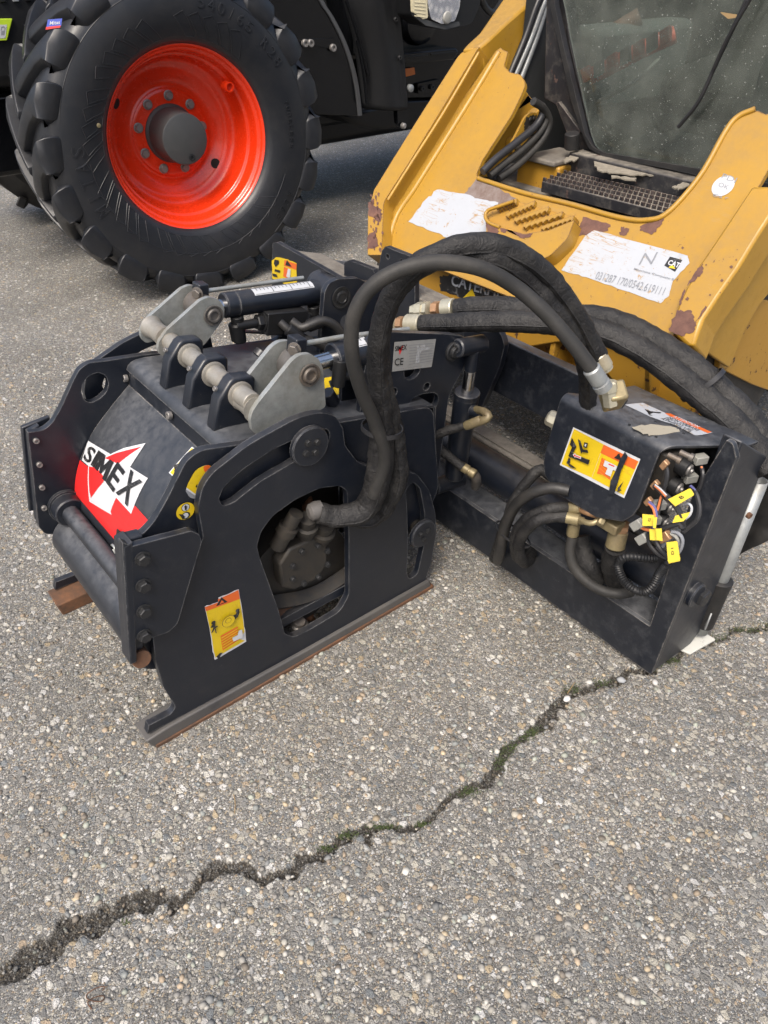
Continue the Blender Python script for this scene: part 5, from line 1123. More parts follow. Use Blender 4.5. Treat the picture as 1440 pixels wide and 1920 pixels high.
# right front tyre with sagging mud flap, left tyre
def ltyre(y0, y1, x, name):
    o = lathe(name, MUDRUB, ldr, (x, y0, .40), (0, 1, 0), [(0, .25), (0, .30), (.03, .37), (.06, .395), (y1-y0-.06, .395), (y1-y0-.03, .37), (y1-y0, .30)], 40)
    for k in range(22):
        th = 2*math.pi*k/22; c = Vector((x+.40*math.cos(th), (y0+y1)/2, .40+.40*math.sin(th)))
        v, f = box_vf(c, Vector((math.cos(th), 0, math.sin(th)))*.016, Vector((-math.sin(th)*.02, (y1-y0)*.42, math.cos(th)*.02)), Vector((-math.sin(th), .3, math.cos(th)))*.024)
        inst('llug%s' % k, lambda: (v, f), 'tyre_lug', MUDRUB, o, Matrix.Identity(4), .006)
ltyre(-.215, -.06, 2.06, 'front_tyre'); ltyre(1.10, 1.28, 2.06, 'front_tyre')
V, F = [], []
fl_ = [[(1385, 830), (1380, 900), (1372, 1000), (1366, 1048)], [(1400, 812), (1412, 900), (1405, 985), (1388, 1038)], [(1425, 830), (1448, 900), (1432, 960), (1412, 1025)], [(1470, 860), (1490, 905), (1480, 960), (1450, 1010)]]
for i, c in enumerate(fl_):
    S = spline([X(u, v, 1.50+.02*(i % 2)+.015*k) for k, (u, v) in enumerate(c)], .02)
    S = [S[int(j*(len(S)-1)/14)] for j in range(15)]; V += [p+Vector((noise.noise(p*22)*.025, noise.noise(p*19+Vector((5, 0, 0)))*.012, 0)) for p in S]
for i in range(3):
    for j in range(14): F.append((i*15+j, i*15+j+1, (i+1)*15+j+1, (i+1)*15+j))
o = link('mud_flap', mesh(V, F), MUDRUB, ldr, 0, 180); s = o.modifiers.new('sub', 'SUBSURF'); s.levels = s.render_levels = 2; s = o.modifiers.new('t', 'SOLIDIFY'); s.thickness = .006

# ------------------------------------------------------------------ the tractor behind
trc = thing('tractor', (1.67, 3.4, 0), 'black farm tractor with red wheel rim and big lugged tyre, standing behind the planer', 'tractor')
WN = Vector((math.cos(4.667), math.sin(4.667), 0)); WE = Vector((-WN.y, WN.x, 0)); KW = .957
WC = CAM + (Vector((1.671, 2.816, .7227))-CAM)*KW - WN*.205
wh = lathe('wheel', BLK, trc, WC-WN*.1, -WN, [(0, .10), (.5, .10)], 20)
tp_ = [(.205, .445), (.235, .462), (.262, .52), (.270, .575), (.264, .63), (.246, .672), (.20, .698), (.10, .707), (0, .709)]
def tr_(w_, r_): return w_*KW, .426+(r_-.445)*1.157
S = spline([Vector(tr_(a, b)+(0,)) for a, b in tp_], .02); tp2 = [(p.x, p.y) for p in S]
prof = [(.10, .40)] + tp2 + [(-a, b) for a, b in tp2[::-1][1:]] + [(-.1, .40)]
V, F = lathe_vf(WC, WN, prof, 96); ty = link('tyre', mesh(V, F), TYRE, wh, 0, 180)
def wpt(w_, r_, ph): return WC + WN*w_ + (WE*math.cos(ph)+Vector((0, 0, 1))*math.sin(ph))*r_
PITCHL = 2*math.pi/20
def lug(side):
    # stations: (w, r, angular offset, half angle, drop of the base)
    st = [(.258, .640, -.010, .085), (.267, .655, -.006, .105), (.270, .675, 0, .114), (.266, .708, .008, .110), (.250, .738, .018, .098), (.215, .745, .035, .072), (.15, .748, .10, .056), (.08, .750, .185, .050), (.0, .751, .275, .046), (-.035, .750, .31, .038)]
    V, F = [], []
    for (w_, r_, off, hw) in st:
        w_, r_ = tr_(w_, r_)
        wi, ri = (w_-.05, r_-.015) if r_ < .745 else (w_*.93, r_-.075)
        wm, rm2 = (w_-.012, r_-.004) if r_ < .745 else (w_*.985, r_-.018)
        for (ww, rr, h) in ((wi, ri, hw*1.42), (wm+.005, rm2+.004, hw*.95), (w_+.0, r_+.001, 0), (w_, r_, -hw), (wi, ri, -hw*1.08)): V.append((ww*side, rr, off+h))
    P = [(WN*a+ (WE*math.cos(t_)+Vector((0, 0, 1))*math.sin(t_))*b) for a, b, t_ in V]
    n = 5
    for i in range(len(st)-1):
        for k in range(n): F.append((i*n+k, i*n+(k+1) % n, (i+1)*n+(k+1) % n, (i+1)*n+k))
    F += [tuple(range(n)), tuple(range((len(st)-1)*n, len(st)*n))]
    return P, F
for side in (1, -1):
    for k in range(20):
        a = k*PITCHL + (.5*PITCHL if side < 0 else 0) + .05
        inst('lug%d' % side, lambda: lug(side), 'tyre_lug', TYRE, wh, Matrix.Translation(WC) @ Matrix.Rotation(-a, 4, WN), .004, 60)
# raised letters and ornament ridges on the sidewall
def sidewall(r):
    for (a, b), (c, d) in zip(tp2, tp2[1:]):
        if b <= r <= d: return a+(c-a)*(r-b)/(d-b)
    return .262
def letters(s, r0, h, ph0, dph):
    r0 = tr_(0, r0)[1]
    for i, ch in enumerate(s):
        if ch == ' ': continue
        LV, LF = [], []; tv, tf = text_vf(ch, .0); n = 0; ph = ph0-dph*i; wd = dph*.62*(.4 if ch in '/I' else 1)
        for lay in (.0035, -.004):
            for q in tv:
                rr = r0 + (q.y-.5)*h; LV.append(wpt(sidewall(rr)+lay, rr, ph-wd*(q.x-.5)))
        m = len(tv)
        for f in tf: LF.append(tuple(k+n for k in f))
        ed = {}
        for f in tf:
            for i2 in range(len(f)):
                e = (f[i2], f[(i2+1) % len(f)]); ed[e] = 1
        for (x, y) in ed:
            if (y, x) not in ed: LF.append((x+n, y+n, y+n+m, x+n+m))
        link('sidewall_letter', mesh(LV, LF), TYRE, wh)
letters('540/65 R28', .600, .050, 1.36, .088); letters('MITAS', .585, .062, math.pi+.42, .12); letters('AC65', .610, .04, -.55, .075); letters('TUBELESS', .56, .022, .25, .055)
RV, RF = [], []
for a0 in (1.75, .85, 2.5, -.85, -1.65, -2.45):
    for k in range(5):
        b = a0+k*.135*(1 if a0 > 0 else -1)
        for (r1, r2, p1, p2) in ((.474, .562, b, b+.13), (.474, .545, b+.10, b+.215), (.562, .545, b+.13, b+.215), (.474, .474, b, b+.10)):
            pts = []
            for q in range(7):
                t_ = q/6; rr = tr_(0, r1+(r2-r1)*t_)[1]; pts.append(wpt(sidewall(rr)+.0005, rr, p1+(p2-p1)*t_))
            v, f = tube_vf(pts, .0020, seg=5, sub=False); n = len(RV); RV += v; RF += [tuple(i+n for i in q) for q in f]
for r_, a0, a1 in ((.645, -.9, 2.9), (.652, -2.6, -1.2), (.548, -3.1, -.4)):
    r_ = tr_(0, r_)[1]; pts = [wpt(sidewall(r_)+.0003, r_, a0+(a1-a0)*q/60) for q in range(61)]; v, f = tube_vf(pts, .002, seg=5, sub=False); n = len(RV); RV += v; RF += [tuple(i+n for i in q) for q in f]
link('sidewall_ridges', mesh(RV, RF), TYRE, wh)
# rim
rim = [(.0, .452), (.0, .457), (-.006, .4575), (-.012, .452), (-.016, .440), (-.030, .432), (-.040, .420), (-.050, .414), (-.085, .408), (-.105, .400), (-.112, .388), (-.150, .380), (-.178, .372), (-.196, .352), (-.206, .325), (-.222, .30), (-.240, .265), (-.246, .235), (-.240, .218), (-.232, .208), (-.230, .10), (-.230, .0)]
S = spline([Vector((a, b, 0)) for a, b in rim], .006); rp = [(p.x*KW*(1.14 if p.x < -.12 else 1)+.205, max(0, p.y*KW)) for p in S] + [(-.06, 0)]
V, F = lathe_vf(WC, WN, [(-.06, .385), (.19, .415)] + rp[:-1], 96); rm = link('rim', mesh(V, F), RED, wh, 0, 60)
lathe('hub_cap', GREYCAP, wh, WC+WN*(-.060), WN, [(0, .146), (.02, .142), (.030, .130), (.180, .124), (.191, .121), (.195, .114)], 48)
lathe('drain_plug', BOLTM, wh, WC+WN*.135+WE*(.02)+Vector((0, 0, -.088)), WN, [(0, .017), (.006, .017), (.007, .010), (.002, .009)], 14)
for k, dx in enumerate((.0, .010)): pass
for k in range(9):
    a = R(85)+k*2*math.pi/9; bolt(rm, WC+WN*(-.046)+(WE*math.cos(a)+Vector((0, 0, 1))*math.sin(a))*.180, WN, .0185, BOLTL, 'wheel_bolt')
for a, r_ in ((R(148), .332), (R(-38), .285)):
    c = WC + (WE*math.cos(a)+Vector((0, 0, 1))*math.sin(a))*r_
    nn = (WN + (-(WE*math.cos(a)+Vector((0, 0, 1))*math.sin(a)))*(.9 if r_ > .32 else .35)).normalized()
    c += WN*(.012 if r_ > .32 else -.034); lathe('rim_hole', DARKIN, rm, c, nn, [(0, .026), (.0015, .026)], 20)
a = R(38); c = WC + (WE*math.cos(a)+Vector((0, 0, 1))*math.sin(a))*.352 + WN*.095
lathe('valve_guard', RED, rm, c, WN, [(0, .026), (.055, .024), (.056, .018), (.03, .016), (.03, 0)], 20)
lathe('sidewall_plug', BRASS, wh, wpt(sidewall(.48)+.002, .48, R(164)), WN, [(0, .010), (.003, .010), (.004, .007)], 14)
pl_ = Pl(wpt(.272, .690, R(146)), (WN+ (WE*math.cos(R(146))+Vector((0, 0, 1))*math.sin(R(146)))*.55))
decal('tyre_sticker', wh, pl_, [([(90, 37), (117, 35), (115, 49), (87, 53)], BLUEP), ([(87, 51), (114, 48), (113, 52), (86, 56)], REDP), ('text', 'Mitas', (93, 47), (112, 45), (94, 40), WHITE, .01)], z0=.004)
# far wheel and axle
w2 = lathe('wheel', MUDRUB, trc, (1.60, 4.35, .70), (0, 1, 0), [(0, .45), (0, .60), (.08, .70), (.45, .70), (.5, .60), (.5, .45)], 64)
for k in range(20):
    th = 2*math.pi*k/20; c = Vector((1.60+.71*math.cos(th), 4.6, .70+.71*math.sin(th)))
    inst('farlug%d' % k, lambda: box_vf(c, Vector((math.cos(th), 0, math.sin(th)))*.035, Vector((-math.sin(th)*.09, .24, math.cos(th)*.09)), Vector((-math.sin(th), 0, math.cos(th)))*.03), 'tyre_lug', MUDRUB, w2, Matrix.Identity(4), .01)
cyl('front_axle', BLK, trc, (1.66, 3.05, .68), (1.62, 4.4, .68), .11); box('chassis_frame', BLK, trc, .75, 4.2, 3.45, 4.05, .55, .95, .03)
box('engine_block', BLKM, trc, 1.0, 3.2, 3.5, 4.0, .9, 1.6, .04)
# bonnet front with lime badge
hood2 = box('bonnet', BLKM, trc, .62, 2.9, 3.32, 4.15, .98, 1.9, .06)
for k in range(9): box('bonnet_slat', GREYP if k % 2 else BLKM, hood2, .66+k*.06, .69+k*.06, 3.305, 3.322, 1.34, 1.75, .004)
lb_ = plate('lime_badge', LIME, trc, PY(3.30), [(-60, 36), (24, 35), (14, 76), (-60, 80)], .02, bevel=.004)
decal('padlock_mark', lb_, PY(3.30), [([(-20, 47), (13, 46), (10, 71), (-20, 74)], PAPER), ([(2, 58), (9, 57), (8, 66), (2, 66)], GREYP), ([(1, 57), (2, 50), (7, 49), (10, 52), (9, 57), (8, 57), (8, 53), (6, 51), (3, 53), (3, 57)], GREYP)])
# mudguard: inner plate with curved outer skin
def arcx(z, w_): return z
gd = PY(2.98)
plate('mudguard_side', BLK, trc, gd, mp(z2, [(-80, -300), (100, -300), (200, 30, .1), (290, 230, .2), (345, 430, .2), (356, 580), (150, 572), (60, 540), (-100, 500)]), .02, bevel=.004)
rimP = [gd.hit(*z2(u, v)) for u, v in [(60, -250), (150, 0), (200, 80), (262, 200), (305, 320), (332, 440), (348, 578)]]
S = spline(rimP, .03); V, F = [], []
for p in S:
    for dy, dx in ((0, 0), (0, .030), (.42, .030), (.42, 0)): V.append(p+Vector((dx, -dy-.004+.0, 0)) if False else p+Vector((dx, dy-.012, 0)))
for i in range(len(S)-1):
    for k in range(4): F.append((i*4+k, i*4+(k+1) % 4, i*4+4+(k+1) % 4, i*4+4+k))
link('mudguard', mesh(V, F), flat('grey_plastic_trim', (.060, .062, .066), .45), trc, .004, 40)
for p in [(80, 215), (108, 215), (220, 238)]: inst('capbT', capbolt, 'bolt', BOLTL, trc, axis_m(Y(*z2(*p), 2.975), (0, -1, 0), 0, .020))
plate('guard_strut', BLK, trc, PY(2.972), mp(z2, [(70, 195), (230, 190), (235, 250), (120, 225), (70, 225)]), .012)
# tank and cab access panels
def tank():
    pts = [(240, -300), (262, 0), (330, 180), (352, 400), (362, 545)]
    L = [Y(*z2(u, v), 3.0) for u, v in pts]; Rr = [Y(*z2(u, v), 2.93) for u, v in [(500, -300), (515, 40), (545, 300), (558, 480), (562, 540)]]
    V, F = [], []; K = 8
    for a, b in zip(L, Rr):
        for k in range(K+1):
            t_ = k/K; p = a*(1-t_)+b*t_; V.append(p+Vector((0, -.10*math.sin(math.pi*min(1, t_*1.25)*.72) + .0, 0)))
    for i in range(len(L)-1):
        for k in range(K): F.append((i*(K+1)+k, i*(K+1)+k+1, (i+1)*(K+1)+k+1, (i+1)*(K+1)+k))
    o = link('fuel_tank_shell', mesh(V, F), BLKM, trc, 0, 180); s = o.modifiers.new('sub', 'SUBSURF'); s.levels = s.render_levels = 2; s = o.modifiers.new('t', 'SOLIDIFY'); s.thickness = .03; s.offset = 1
tank()
for a, b in (((345, 200), (395, 520)), ((290, 0), (400, 380))): tube('tank_seam', BLK, trc, [Y(*z2(*a), 2.93), Y(*z2((a[0]+b[0])/2+8, (a[1]+b[1])/2), 2.92), Y(*z2(*b), 2.92)], .010, seg=8)
plate('tank_edge', BLKM, trc, PY(2.86), mp(z2, [(512, -300), (545, 40, .01), (560, 200), (575, 470), (560, 530), (545, 300), (520, 40)]), .10, bevel=.01)
for p in [(535, 98), (556, 288)]: inst('capbT2', capbolt, 'bolt', BOLTM, trc, axis_m(Y(*z2(*p), 2.858), (0, -1, 0), 0, .013))
plate('step_hanger', BLK, trc, PY(2.88), mp(z2, [(560, 400), (598, 400), (600, 600, .02), (575, 648, .02), (550, 620), (545, 540)]), .04, bevel=.006)
for p, r, m in (((606, 440), .022, GALV), ((572, 628), .018, BOLTL)): lathe('step_pin', m, trc, Y(*z2(*p), 2.87), (0, -1, 0), [(0, r), (.02, r), (.026, r*.6)], 16)
plate('cab_panel', BLK, trc, PY(3.12), mp(z2, [(520, -300), (1200, -300), (1200, 270), (560, 275)]), .04, bevel=.01)
plate('cab_panel', BLK, trc, PY(3.14), mp(z2, [(560, 320), (1100, 270), (1100, 480), (560, 490)]), .04, bevel=.01)
plate('lower_tank', BLK, trc, PY(3.16), mp(z2, [(260, 575), (600, 490), (1100, 470), (1100, 640), (430, 650), (330, 625)]), .9, bevel=.05)
plate('rear_underside', BLK, trc, PY(3.6), mp(z2, [(-300, 470), (260, 480), (700, 480), (700, 580), (-300, 545)]), .3, bevel=.02)
st1 = plate('step_tread', BLK, trc, PY(2.96), mp(z2, [(572, 268), (840, 240), (855, 258), (830, 300), (574, 325)]), .16, bevel=.008)
for k in range(2): plate('step_grip', BLKM, st1, PY(2.955), mp(z2, [(575+k*140, 283-k*15), (700+k*150, 270-k*15), (702+k*150, 278-k*15), (577+k*140, 292-k*15)]), .02, bevel=.002)
plate('amber_reflector', AMBER, trc, PY(3.11), mp(z2, [(580, 345), (632, 337, .004), (636, 372, .004), (584, 386)]), .02, bevel=.003)
pln_ = plate('cover_plate', BLK, trc, PY(3.115), mp(z2, [(648, 420, .01), (760, 395), (760, 455), (652, 470, .01)]), .015, bevel=.003)
for p in [(668, 442), (716, 434)]: inst('capbT3', capbolt, 'bolt', BOLTM, pln_, axis_m(Y(*z2(*p), 3.113), (0, -1, 0), 0, .016))
box('tractor_cab', BLK, trc, 3.0, 5.2, 3.20, 4.6, .95, 2.6, .05); box('rear_hull', BLK, trc, 2.2, 5.4, 3.5, 4.7, .42, 1.0, .05)
# work lamp
lp = PY(2.70)
lamp = plate('work_lamp', BLKM, trc, lp, mp(z2, [(620, -60), (955, -120), (962, 20, .05), (920, 118, .06), (800, 150, .08), (690, 128, .05), (632, 80, .03)]), .16, bevel=.02)
plate('lamp_bezel', GREYCAP, lamp, PY(2.69), mp(z2, [(625, 60), (690, 98), (760, 122), (855, 108), (862, 128, .01), (790, 148, .04), (690, 128, .02), (632, 82)]), .02, bevel=.006)
plate('turn_signal_lens', CREAM, lamp, PY(2.685), mp(z2, [(618, -80), (690, -80), (700, 90, .01), (675, 96, .01), (626, 62, .01)]), .02, bevel=.004)
for k in range(5): plate('lens_rib', CREAM, lamp, PY(2.683), mp(z2, [(632, 8+k*17), (688, 12+k*18), (689, 18+k*18), (634, 14+k*17)]), .004, bevel=.001)
t = NT('headlamp_glass'); t.b.inputs['Coat Weight'].default_value = 1.0; vv = t.vor(26)
LENS = t.fin(t.mix(t.ramp(vv.outputs['Distance'], [(.2, 0.0), (.6, 1.0)]), (.80, .82, .86), (.42, .45, .52)), .08, .85)
hl = plate('headlamp_lens', LENS, lamp, PY(2.68), mp(z2, [(690, -90), (870, -90), (858, 40, .05), (835, 105, .03), (770, 120, .06), (715, 95, .04), (700, 20)]), .02, bevel=.006)
lathe('lamp_bulb', GREYPL, hl, Y(*z2(795, 88), 2.678), (0, -1, 0), [(0, .034), (.01, .028), (.014, .012)], 18)
lathe('lamp_socket', BLK, trc, Y(*z2(650, 110), 3.10), (0, -1, 0), [(0, .13), (.04, .12), (.05, .09)], 28)
tube('lamp_arm', BLKM, trc, [Y(*z2(960, -20), 2.8), Y(*z2(990, 40), 2.85), Y(*z2(1030, 60), 2.9), Y(*z2(1080, -10), 3.0)], .02, seg=10)

# ------------------------------------------------------------------ the ground: exposed aggregate asphalt with a weathered crack
CR = [(-120, 1890, .030), (0, 1830, .034), (60, 1795, .030), (130, 1757, .036), (200, 1716, .032), (255, 1690, .020), (330, 1690, .016), (365, 1655, .024), (420, 1625, .026), (480, 1645, .018), (560, 1622, .017), (600, 1596, .021), (650, 1566, .016), (720, 1550, .013), (790, 1545, .014), (840, 1510, .017),
      (900, 1480, .020), (932, 1432, .021), (955, 1400, .018), (1000, 1372, .018), (1040, 1330, .018), (1066, 1292, .022), (1120, 1284, .016), (1180, 1270, .017), (1225, 1250, .013), (1290, 1220, .009), (1340, 1195, .012), (1400, 1180, .015), (1460, 1160, .012), (1600, 1100, .010)]
CP = [(Z(u, v, 0), w_) for u, v, w_ in CR]
CA = np.array([(p.x, p.y) for p, _ in CP]); CW = np.array([w_ for _, w_ in CP])
def crack_d(px, py):
    """signed openness: 1 in the crack, 0 away"""
    best = np.zeros_like(px)
    for i in range(len(CA)-1):
        a, b = CA[i], CA[i+1]; e = b-a; L2 = e@e
        t_ = np.clip(((px-a[0])*e[0]+(py-a[1])*e[1])/L2, 0, 1); d = np.hypot(px-a[0]-t_*e[0], py-a[1]-t_*e[1]); w_ = (CW[i]+(CW[i+1]-CW[i])*t_)*.56
        best = np.maximum(best, 1-d/(w_*2.0))
    return best
rs = np.random.RandomState(3)
def vnoise(x, y, s, seed):
    r = np.random.RandomState(seed); G = r.rand(256, 256); xi = np.floor(x*s).astype(int); yi = np.floor(y*s).astype(int); fx = x*s-xi; fy = y*s-yi
    fx = fx*fx*(3-2*fx); fy = fy*fy*(3-2*fy); g = lambda a, b: G[a % 256, b % 256]
    return (g(xi, yi)*(1-fx)+g(xi+1, yi)*fx)*(1-fy)+(g(xi, yi+1)*(1-fx)+g(xi+1, yi+1)*fx)*fy
def axis(lo, hi, st, far):
    a = list(np.arange(lo, hi+st/2, st)); s = st; x = a[-1]
    while x < far: s *= 1.35; x += s; a.append(x)
    s = st; x = a[0]; pre = []
    while x > -far: s *= 1.35; x -= s; pre.append(x)
    return np.array(pre[::-1]+a)
gx = axis(-1.0, 1.9, .0068, 120); gy = axis(-1.25, 1.0, .0068, 120)
nx, ny = len(gx), len(gy); MX, MY = np.meshgrid(gx, gy, indexing='ij'); fxx, fyy = MX.ravel(), MY.ravel()
nearm = (np.abs(fxx) < 3) & (np.abs(fyy) < 3)
cv = np.zeros(nx*ny); jx = (vnoise(fxx, fyy, 22, 1)-.5)*.036 + (vnoise(fxx, fyy, 70, 2)-.5)*.020; jy = (vnoise(fxx, fyy, 22, 3)-.5)*.036 + (vnoise(fxx, fyy, 70, 4)-.5)*.020
cv[nearm] = crack_d((fxx+jx)[nearm], (fyy+jy)[nearm])
cm = np.clip((cv-.38)/.22, 0, 1)
zz = -cm*.012 + cm*(vnoise(fxx, fyy, 130, 8)-.5)*.010 + nearm*(vnoise(fxx, fyy, 60, 5)-.5)*.0022
co = np.stack([fxx, fyy, zz], 1).astype(np.float32)
ii, jj = np.meshgrid(np.arange(nx-1), np.arange(ny-1), indexing='ij'); q = (ii*ny+jj).ravel(); quads = np.stack([q, q+ny, q+ny+1, q+1], 1).astype(np.int32)
gm = bpy.data.meshes.new('ground'); gm.vertices.add(nx*ny); gm.vertices.foreach_set('co', co.ravel())
gm.loops.add(quads.size); gm.loops.foreach_set('vertex_index', quads.ravel()); gm.polygons.add(len(quads)); gm.polygons.foreach_set('loop_start', np.arange(0, quads.size, 4, dtype=np.int32)); gm.update(calc_edges=True)
at = gm.attributes.new('crack', 'FLOAT', 'POINT'); at.data.foreach_set('value', np.clip((cv-.10)/.45, 0, 1).astype(np.float32)); gm.shade_smooth()
t = NT('exposed_aggregate_asphalt'); P0 = t.co()
def stones(scale, keep, cols, seed):
    mpn = t.new('Mapping'); t.lk(P0, mpn.inputs[0]); mpn.inputs['Location'].default_value = (seed*3.7, seed*1.9, 0); mpn.inputs['Rotation'].default_value = (0, 0, seed); mpn.inputs['Scale'].default_value = (1, 1.0+.25*(seed % 3-1), 0.0)
    wv = t.new('TexNoise'); wv.inputs['Scale'].default_value = scale*1.3; wv.inputs['Detail'].default_value = 2; t.lk(mpn.outputs[0], wv.inputs['Vector'])
    av = t.new('VectorMath', operation='MULTIPLY_ADD'); t.lk(wv.outputs['Color'], av.inputs[0]); av.inputs[1].default_value = (.45/scale,)*3; t.lk(mpn.outputs[0], av.inputs[2])
    v = t.vor(scale, 'F1', av.outputs[0]); e = t.vor(scale, 'DISTANCE_TO_EDGE', av.outputs[0])
    sep = t.new('SeparateColor'); t.lk(v.outputs['Color'], sep.inputs[0])
    c = t.ramp(sep.outputs[0], cols, 'CONSTANT')
    c = t.mix(t.math('MULTIPLY', sep.outputs[2], .40), c, (.07, .066, .06))
    kp = t.ramp(sep.outputs[1], [(keep, 0.0), (keep+.01, 1.0)])
    body = t.math('MULTIPLY', t.ramp(e.outputs['Distance'], [(.02, 0.0), (.11, 1.0)]), kp)
    body = t.math('MULTIPLY', body, t.ramp(v.outputs['Distance'], [(.50, 1.0), (.66, 0.0)]))
    return c, body
pal = [(0, (.155, .150, .143)), (.14, (.26, .25, .235)), (.28, (.36, .335, .29)), (.42, (.20, .195, .19)), (.54, (.45, .43, .40)), (.64, (.165, .175, .185)), (.74, (.34, .275, .19)), (.80, (.60, .585, .56)), (.90, (.22, .21, .20)), (.96, (.33, .26, .19))]
pal = [(p, (min(.58, c[0]*1.23), min(.57, c[1]*1.24), min(.545, c[2]*1.20))) for p, c in pal]
c1, b1 = stones(265, .14, pal, 1); c2, b2_ = stones(140, .42, pal, 2); c3, b3 = stones(72, .64, pal, 3); c0, b0 = stones(470, .1, pal, 5)
binder = t.mix(t.noise(90, 4, .7), (.042, .039, .036), (.112, .107, .100))
col = t.mix(t.math('MULTIPLY', b0, .75), binder, c0); col = t.mix(t.math('MULTIPLY', b1, .92), col, c1); col = t.mix(b2_, col, c2); col = t.mix(b3, col, c3)
lar = t.noise(1.6, 6, .65); fine_ = t.noise(900, 2, .6)
col = t.mix(1.0, col, t.ramp(lar, [(.30, .72), (.70, 1.12)]), 'MULTIPLY'); col = t.mix(1.0, col, t.ramp(fine_, [(.3, .80), (.7, 1.18)]), 'MULTIPLY')
stn = t.math('MULTIPLY', t.ramp(t.noise(3.1, 5, .7), [(.62, 0.0), (.74, .40)]), 1.0); col = t.mix(stn, col, (.060, .054, .047))
ca = t.new('Attribute', attribute_name='crack').outputs['Fac']
soil = t.mix(t.noise(240, 4, .7), (.010, .009, .007), (.038, .031, .023))
soil = t.mix(t.math('MULTIPLY', b1, .25), soil, c1)
col = t.mix(t.ramp(t.math('ADD', ca, t.math('MULTIPLY', t.math('SUBTRACT', t.noise(160, 3, .7), .5), .7)), [(.42, 0.0), (.75, .95)]), col, soil)
h = t.math('ADD', t.math('MULTIPLY', b2_, .7), t.math('ADD', t.math('MULTIPLY', b1, .45), t.math('ADD', b3, t.math('MULTIPLY', b0, .22))))
t.bump(h, .75, .0042)
gob = link('ground', gm, t.fin(col, .72, 0, .35)); gob['kind'] = 'structure'; gob['label'] = 'pebbly grey asphalt ground with a dark mossy crack across it'

# larger pebbles bedded in the surface
def scatter(name, n, region, size, cols, label, sink=.42, flatz=.62, in_crack=None, seed=5):
    r = np.random.RandomState(seed); base = []
    bm = bmesh.new(); bmesh.ops.create_icosphere(bm, subdivisions=1, radius=1); bm.verts.ensure_lookup_table()
    bv = np.array([v.co[:] for v in bm.verts]); bf = np.array([[v.index for v in f.verts] for f in bm.faces]); bm.free()
    xs, ys = region(r, n); n = len(xs)
    if in_crack is not None:
        c = crack_d(xs, ys); k = (c > in_crack) if in_crack > 0 else (c < .30); xs, ys = xs[k], ys[k]; n = len(xs)
    s = size(r, n, xs, ys); a = r.rand(n)*6.283; ex_, ey_ = .75+r.rand(n)*.6, .7+r.rand(n)*.45
    jit = 1+(r.rand(n, len(bv))-.5)*.42
    L = bv[None]*jit[:, :, None]; lx = L[..., 0]*(s*ex_)[:, None]; ly = L[..., 1]*(s*ey_)[:, None]; lz = L[..., 2]*(s*flatz)[:, None]
    ca_, sa_ = np.cos(a)[:, None], np.sin(a)[:, None]; wx = xs[:, None]+lx*ca_-ly*sa_; wy = ys[:, None]+lx*sa_+ly*ca_
    zb = s*flatz*(1-2*sink)*1.0 + (-.008 if (in_crack or 0) > 0 else 0)
    wz = zb[:, None]+lz; nv = len(bv)
    co = np.stack([wx, wy, wz], 2).reshape(-1, 3).astype(np.float32); f = (bf[None]+(np.arange(n)*nv)[:, None, None]).reshape(-1, 3).astype(np.int32)
    me = bpy.data.meshes.new(name); me.vertices.add(len(co)); me.vertices.foreach_set('co', co.ravel()); me.loops.add(f.size); me.loops.foreach_set('vertex_index', f.ravel()); me.polygons.add(len(f)); me.polygons.foreach_set('loop_start', np.arange(0, f.size, 3, dtype=np.int32)); me.update(calc_edges=True); me.shade_smooth()
    pc = np.array(cols); ci = r.randint(0, len(pc), n); c = pc[ci]*(.62+.62*r.rand(n))[:, None]*np.array([1.0, 1.0, .965]); c = np.repeat(np.concatenate([c, np.ones((n, 1))], 1), nv, 0).astype(np.float32)
    ca2 = me.attributes.new('tint', 'FLOAT_COLOR', 'POINT'); ca2.data.foreach_set('color', c.ravel())
    o = link(name, me, PEBM); o['kind'] = 'stuff'; o['label'] = label; return o
t = NT('pebble_stone'); an = t.new('Attribute', attribute_name='tint').outputs['Color']; n1 = t.noise(260, 4, .7); col = t.mix(t.math('MULTIPLY', n1, .55), an, (.10, .095, .085), 'MIX'); t.bump(n1, .3, .001); PEBM = t.fin(col, .62, 0, .35)
PEBC = [tuple(k*1.16 for k in c) for c in [(.19, .185, .18), (.26, .25, .235), (.34, .325, .295), (.155, .16, .165), (.42, .40, .365), (.22, .235, .235), (.36, .29, .20), (.30, .275, .235), (.45, .435, .41), (.17, .145, .12), (.27, .285, .25), (.33, .26, .19), (.21, .20, .19), (.25, .24, .225)]]
def reg(r, n):
    d = .35+r.rand(n*3)**.75*3.3; th = YAW + (r.rand(n*3)-.5)*1.55; x = CAM.x+d*np.cos(th); y = CAM.y+d*np.sin(th)
    return x[:n], y[:n]
scatter('pebbles', 24000, reg, lambda r, n, x, y: .0023+.0062*r.rand(n)**3.0, PEBC, 'rounded pebbles bedded in the asphalt surface', in_crack=-1)
scatter('crack_gravel', 60000, lambda r, n: (r.uniform(-1.0, 1.9, n), r.uniform(-1.25, .6, n)), lambda r, n, x, y: .0013+.0042*r.rand(n)**3, [tuple(c*.42 for c in k) for k in PEBC], 'loose dark grit lying in the crack', sink=.2, in_crack=.25, seed=9)
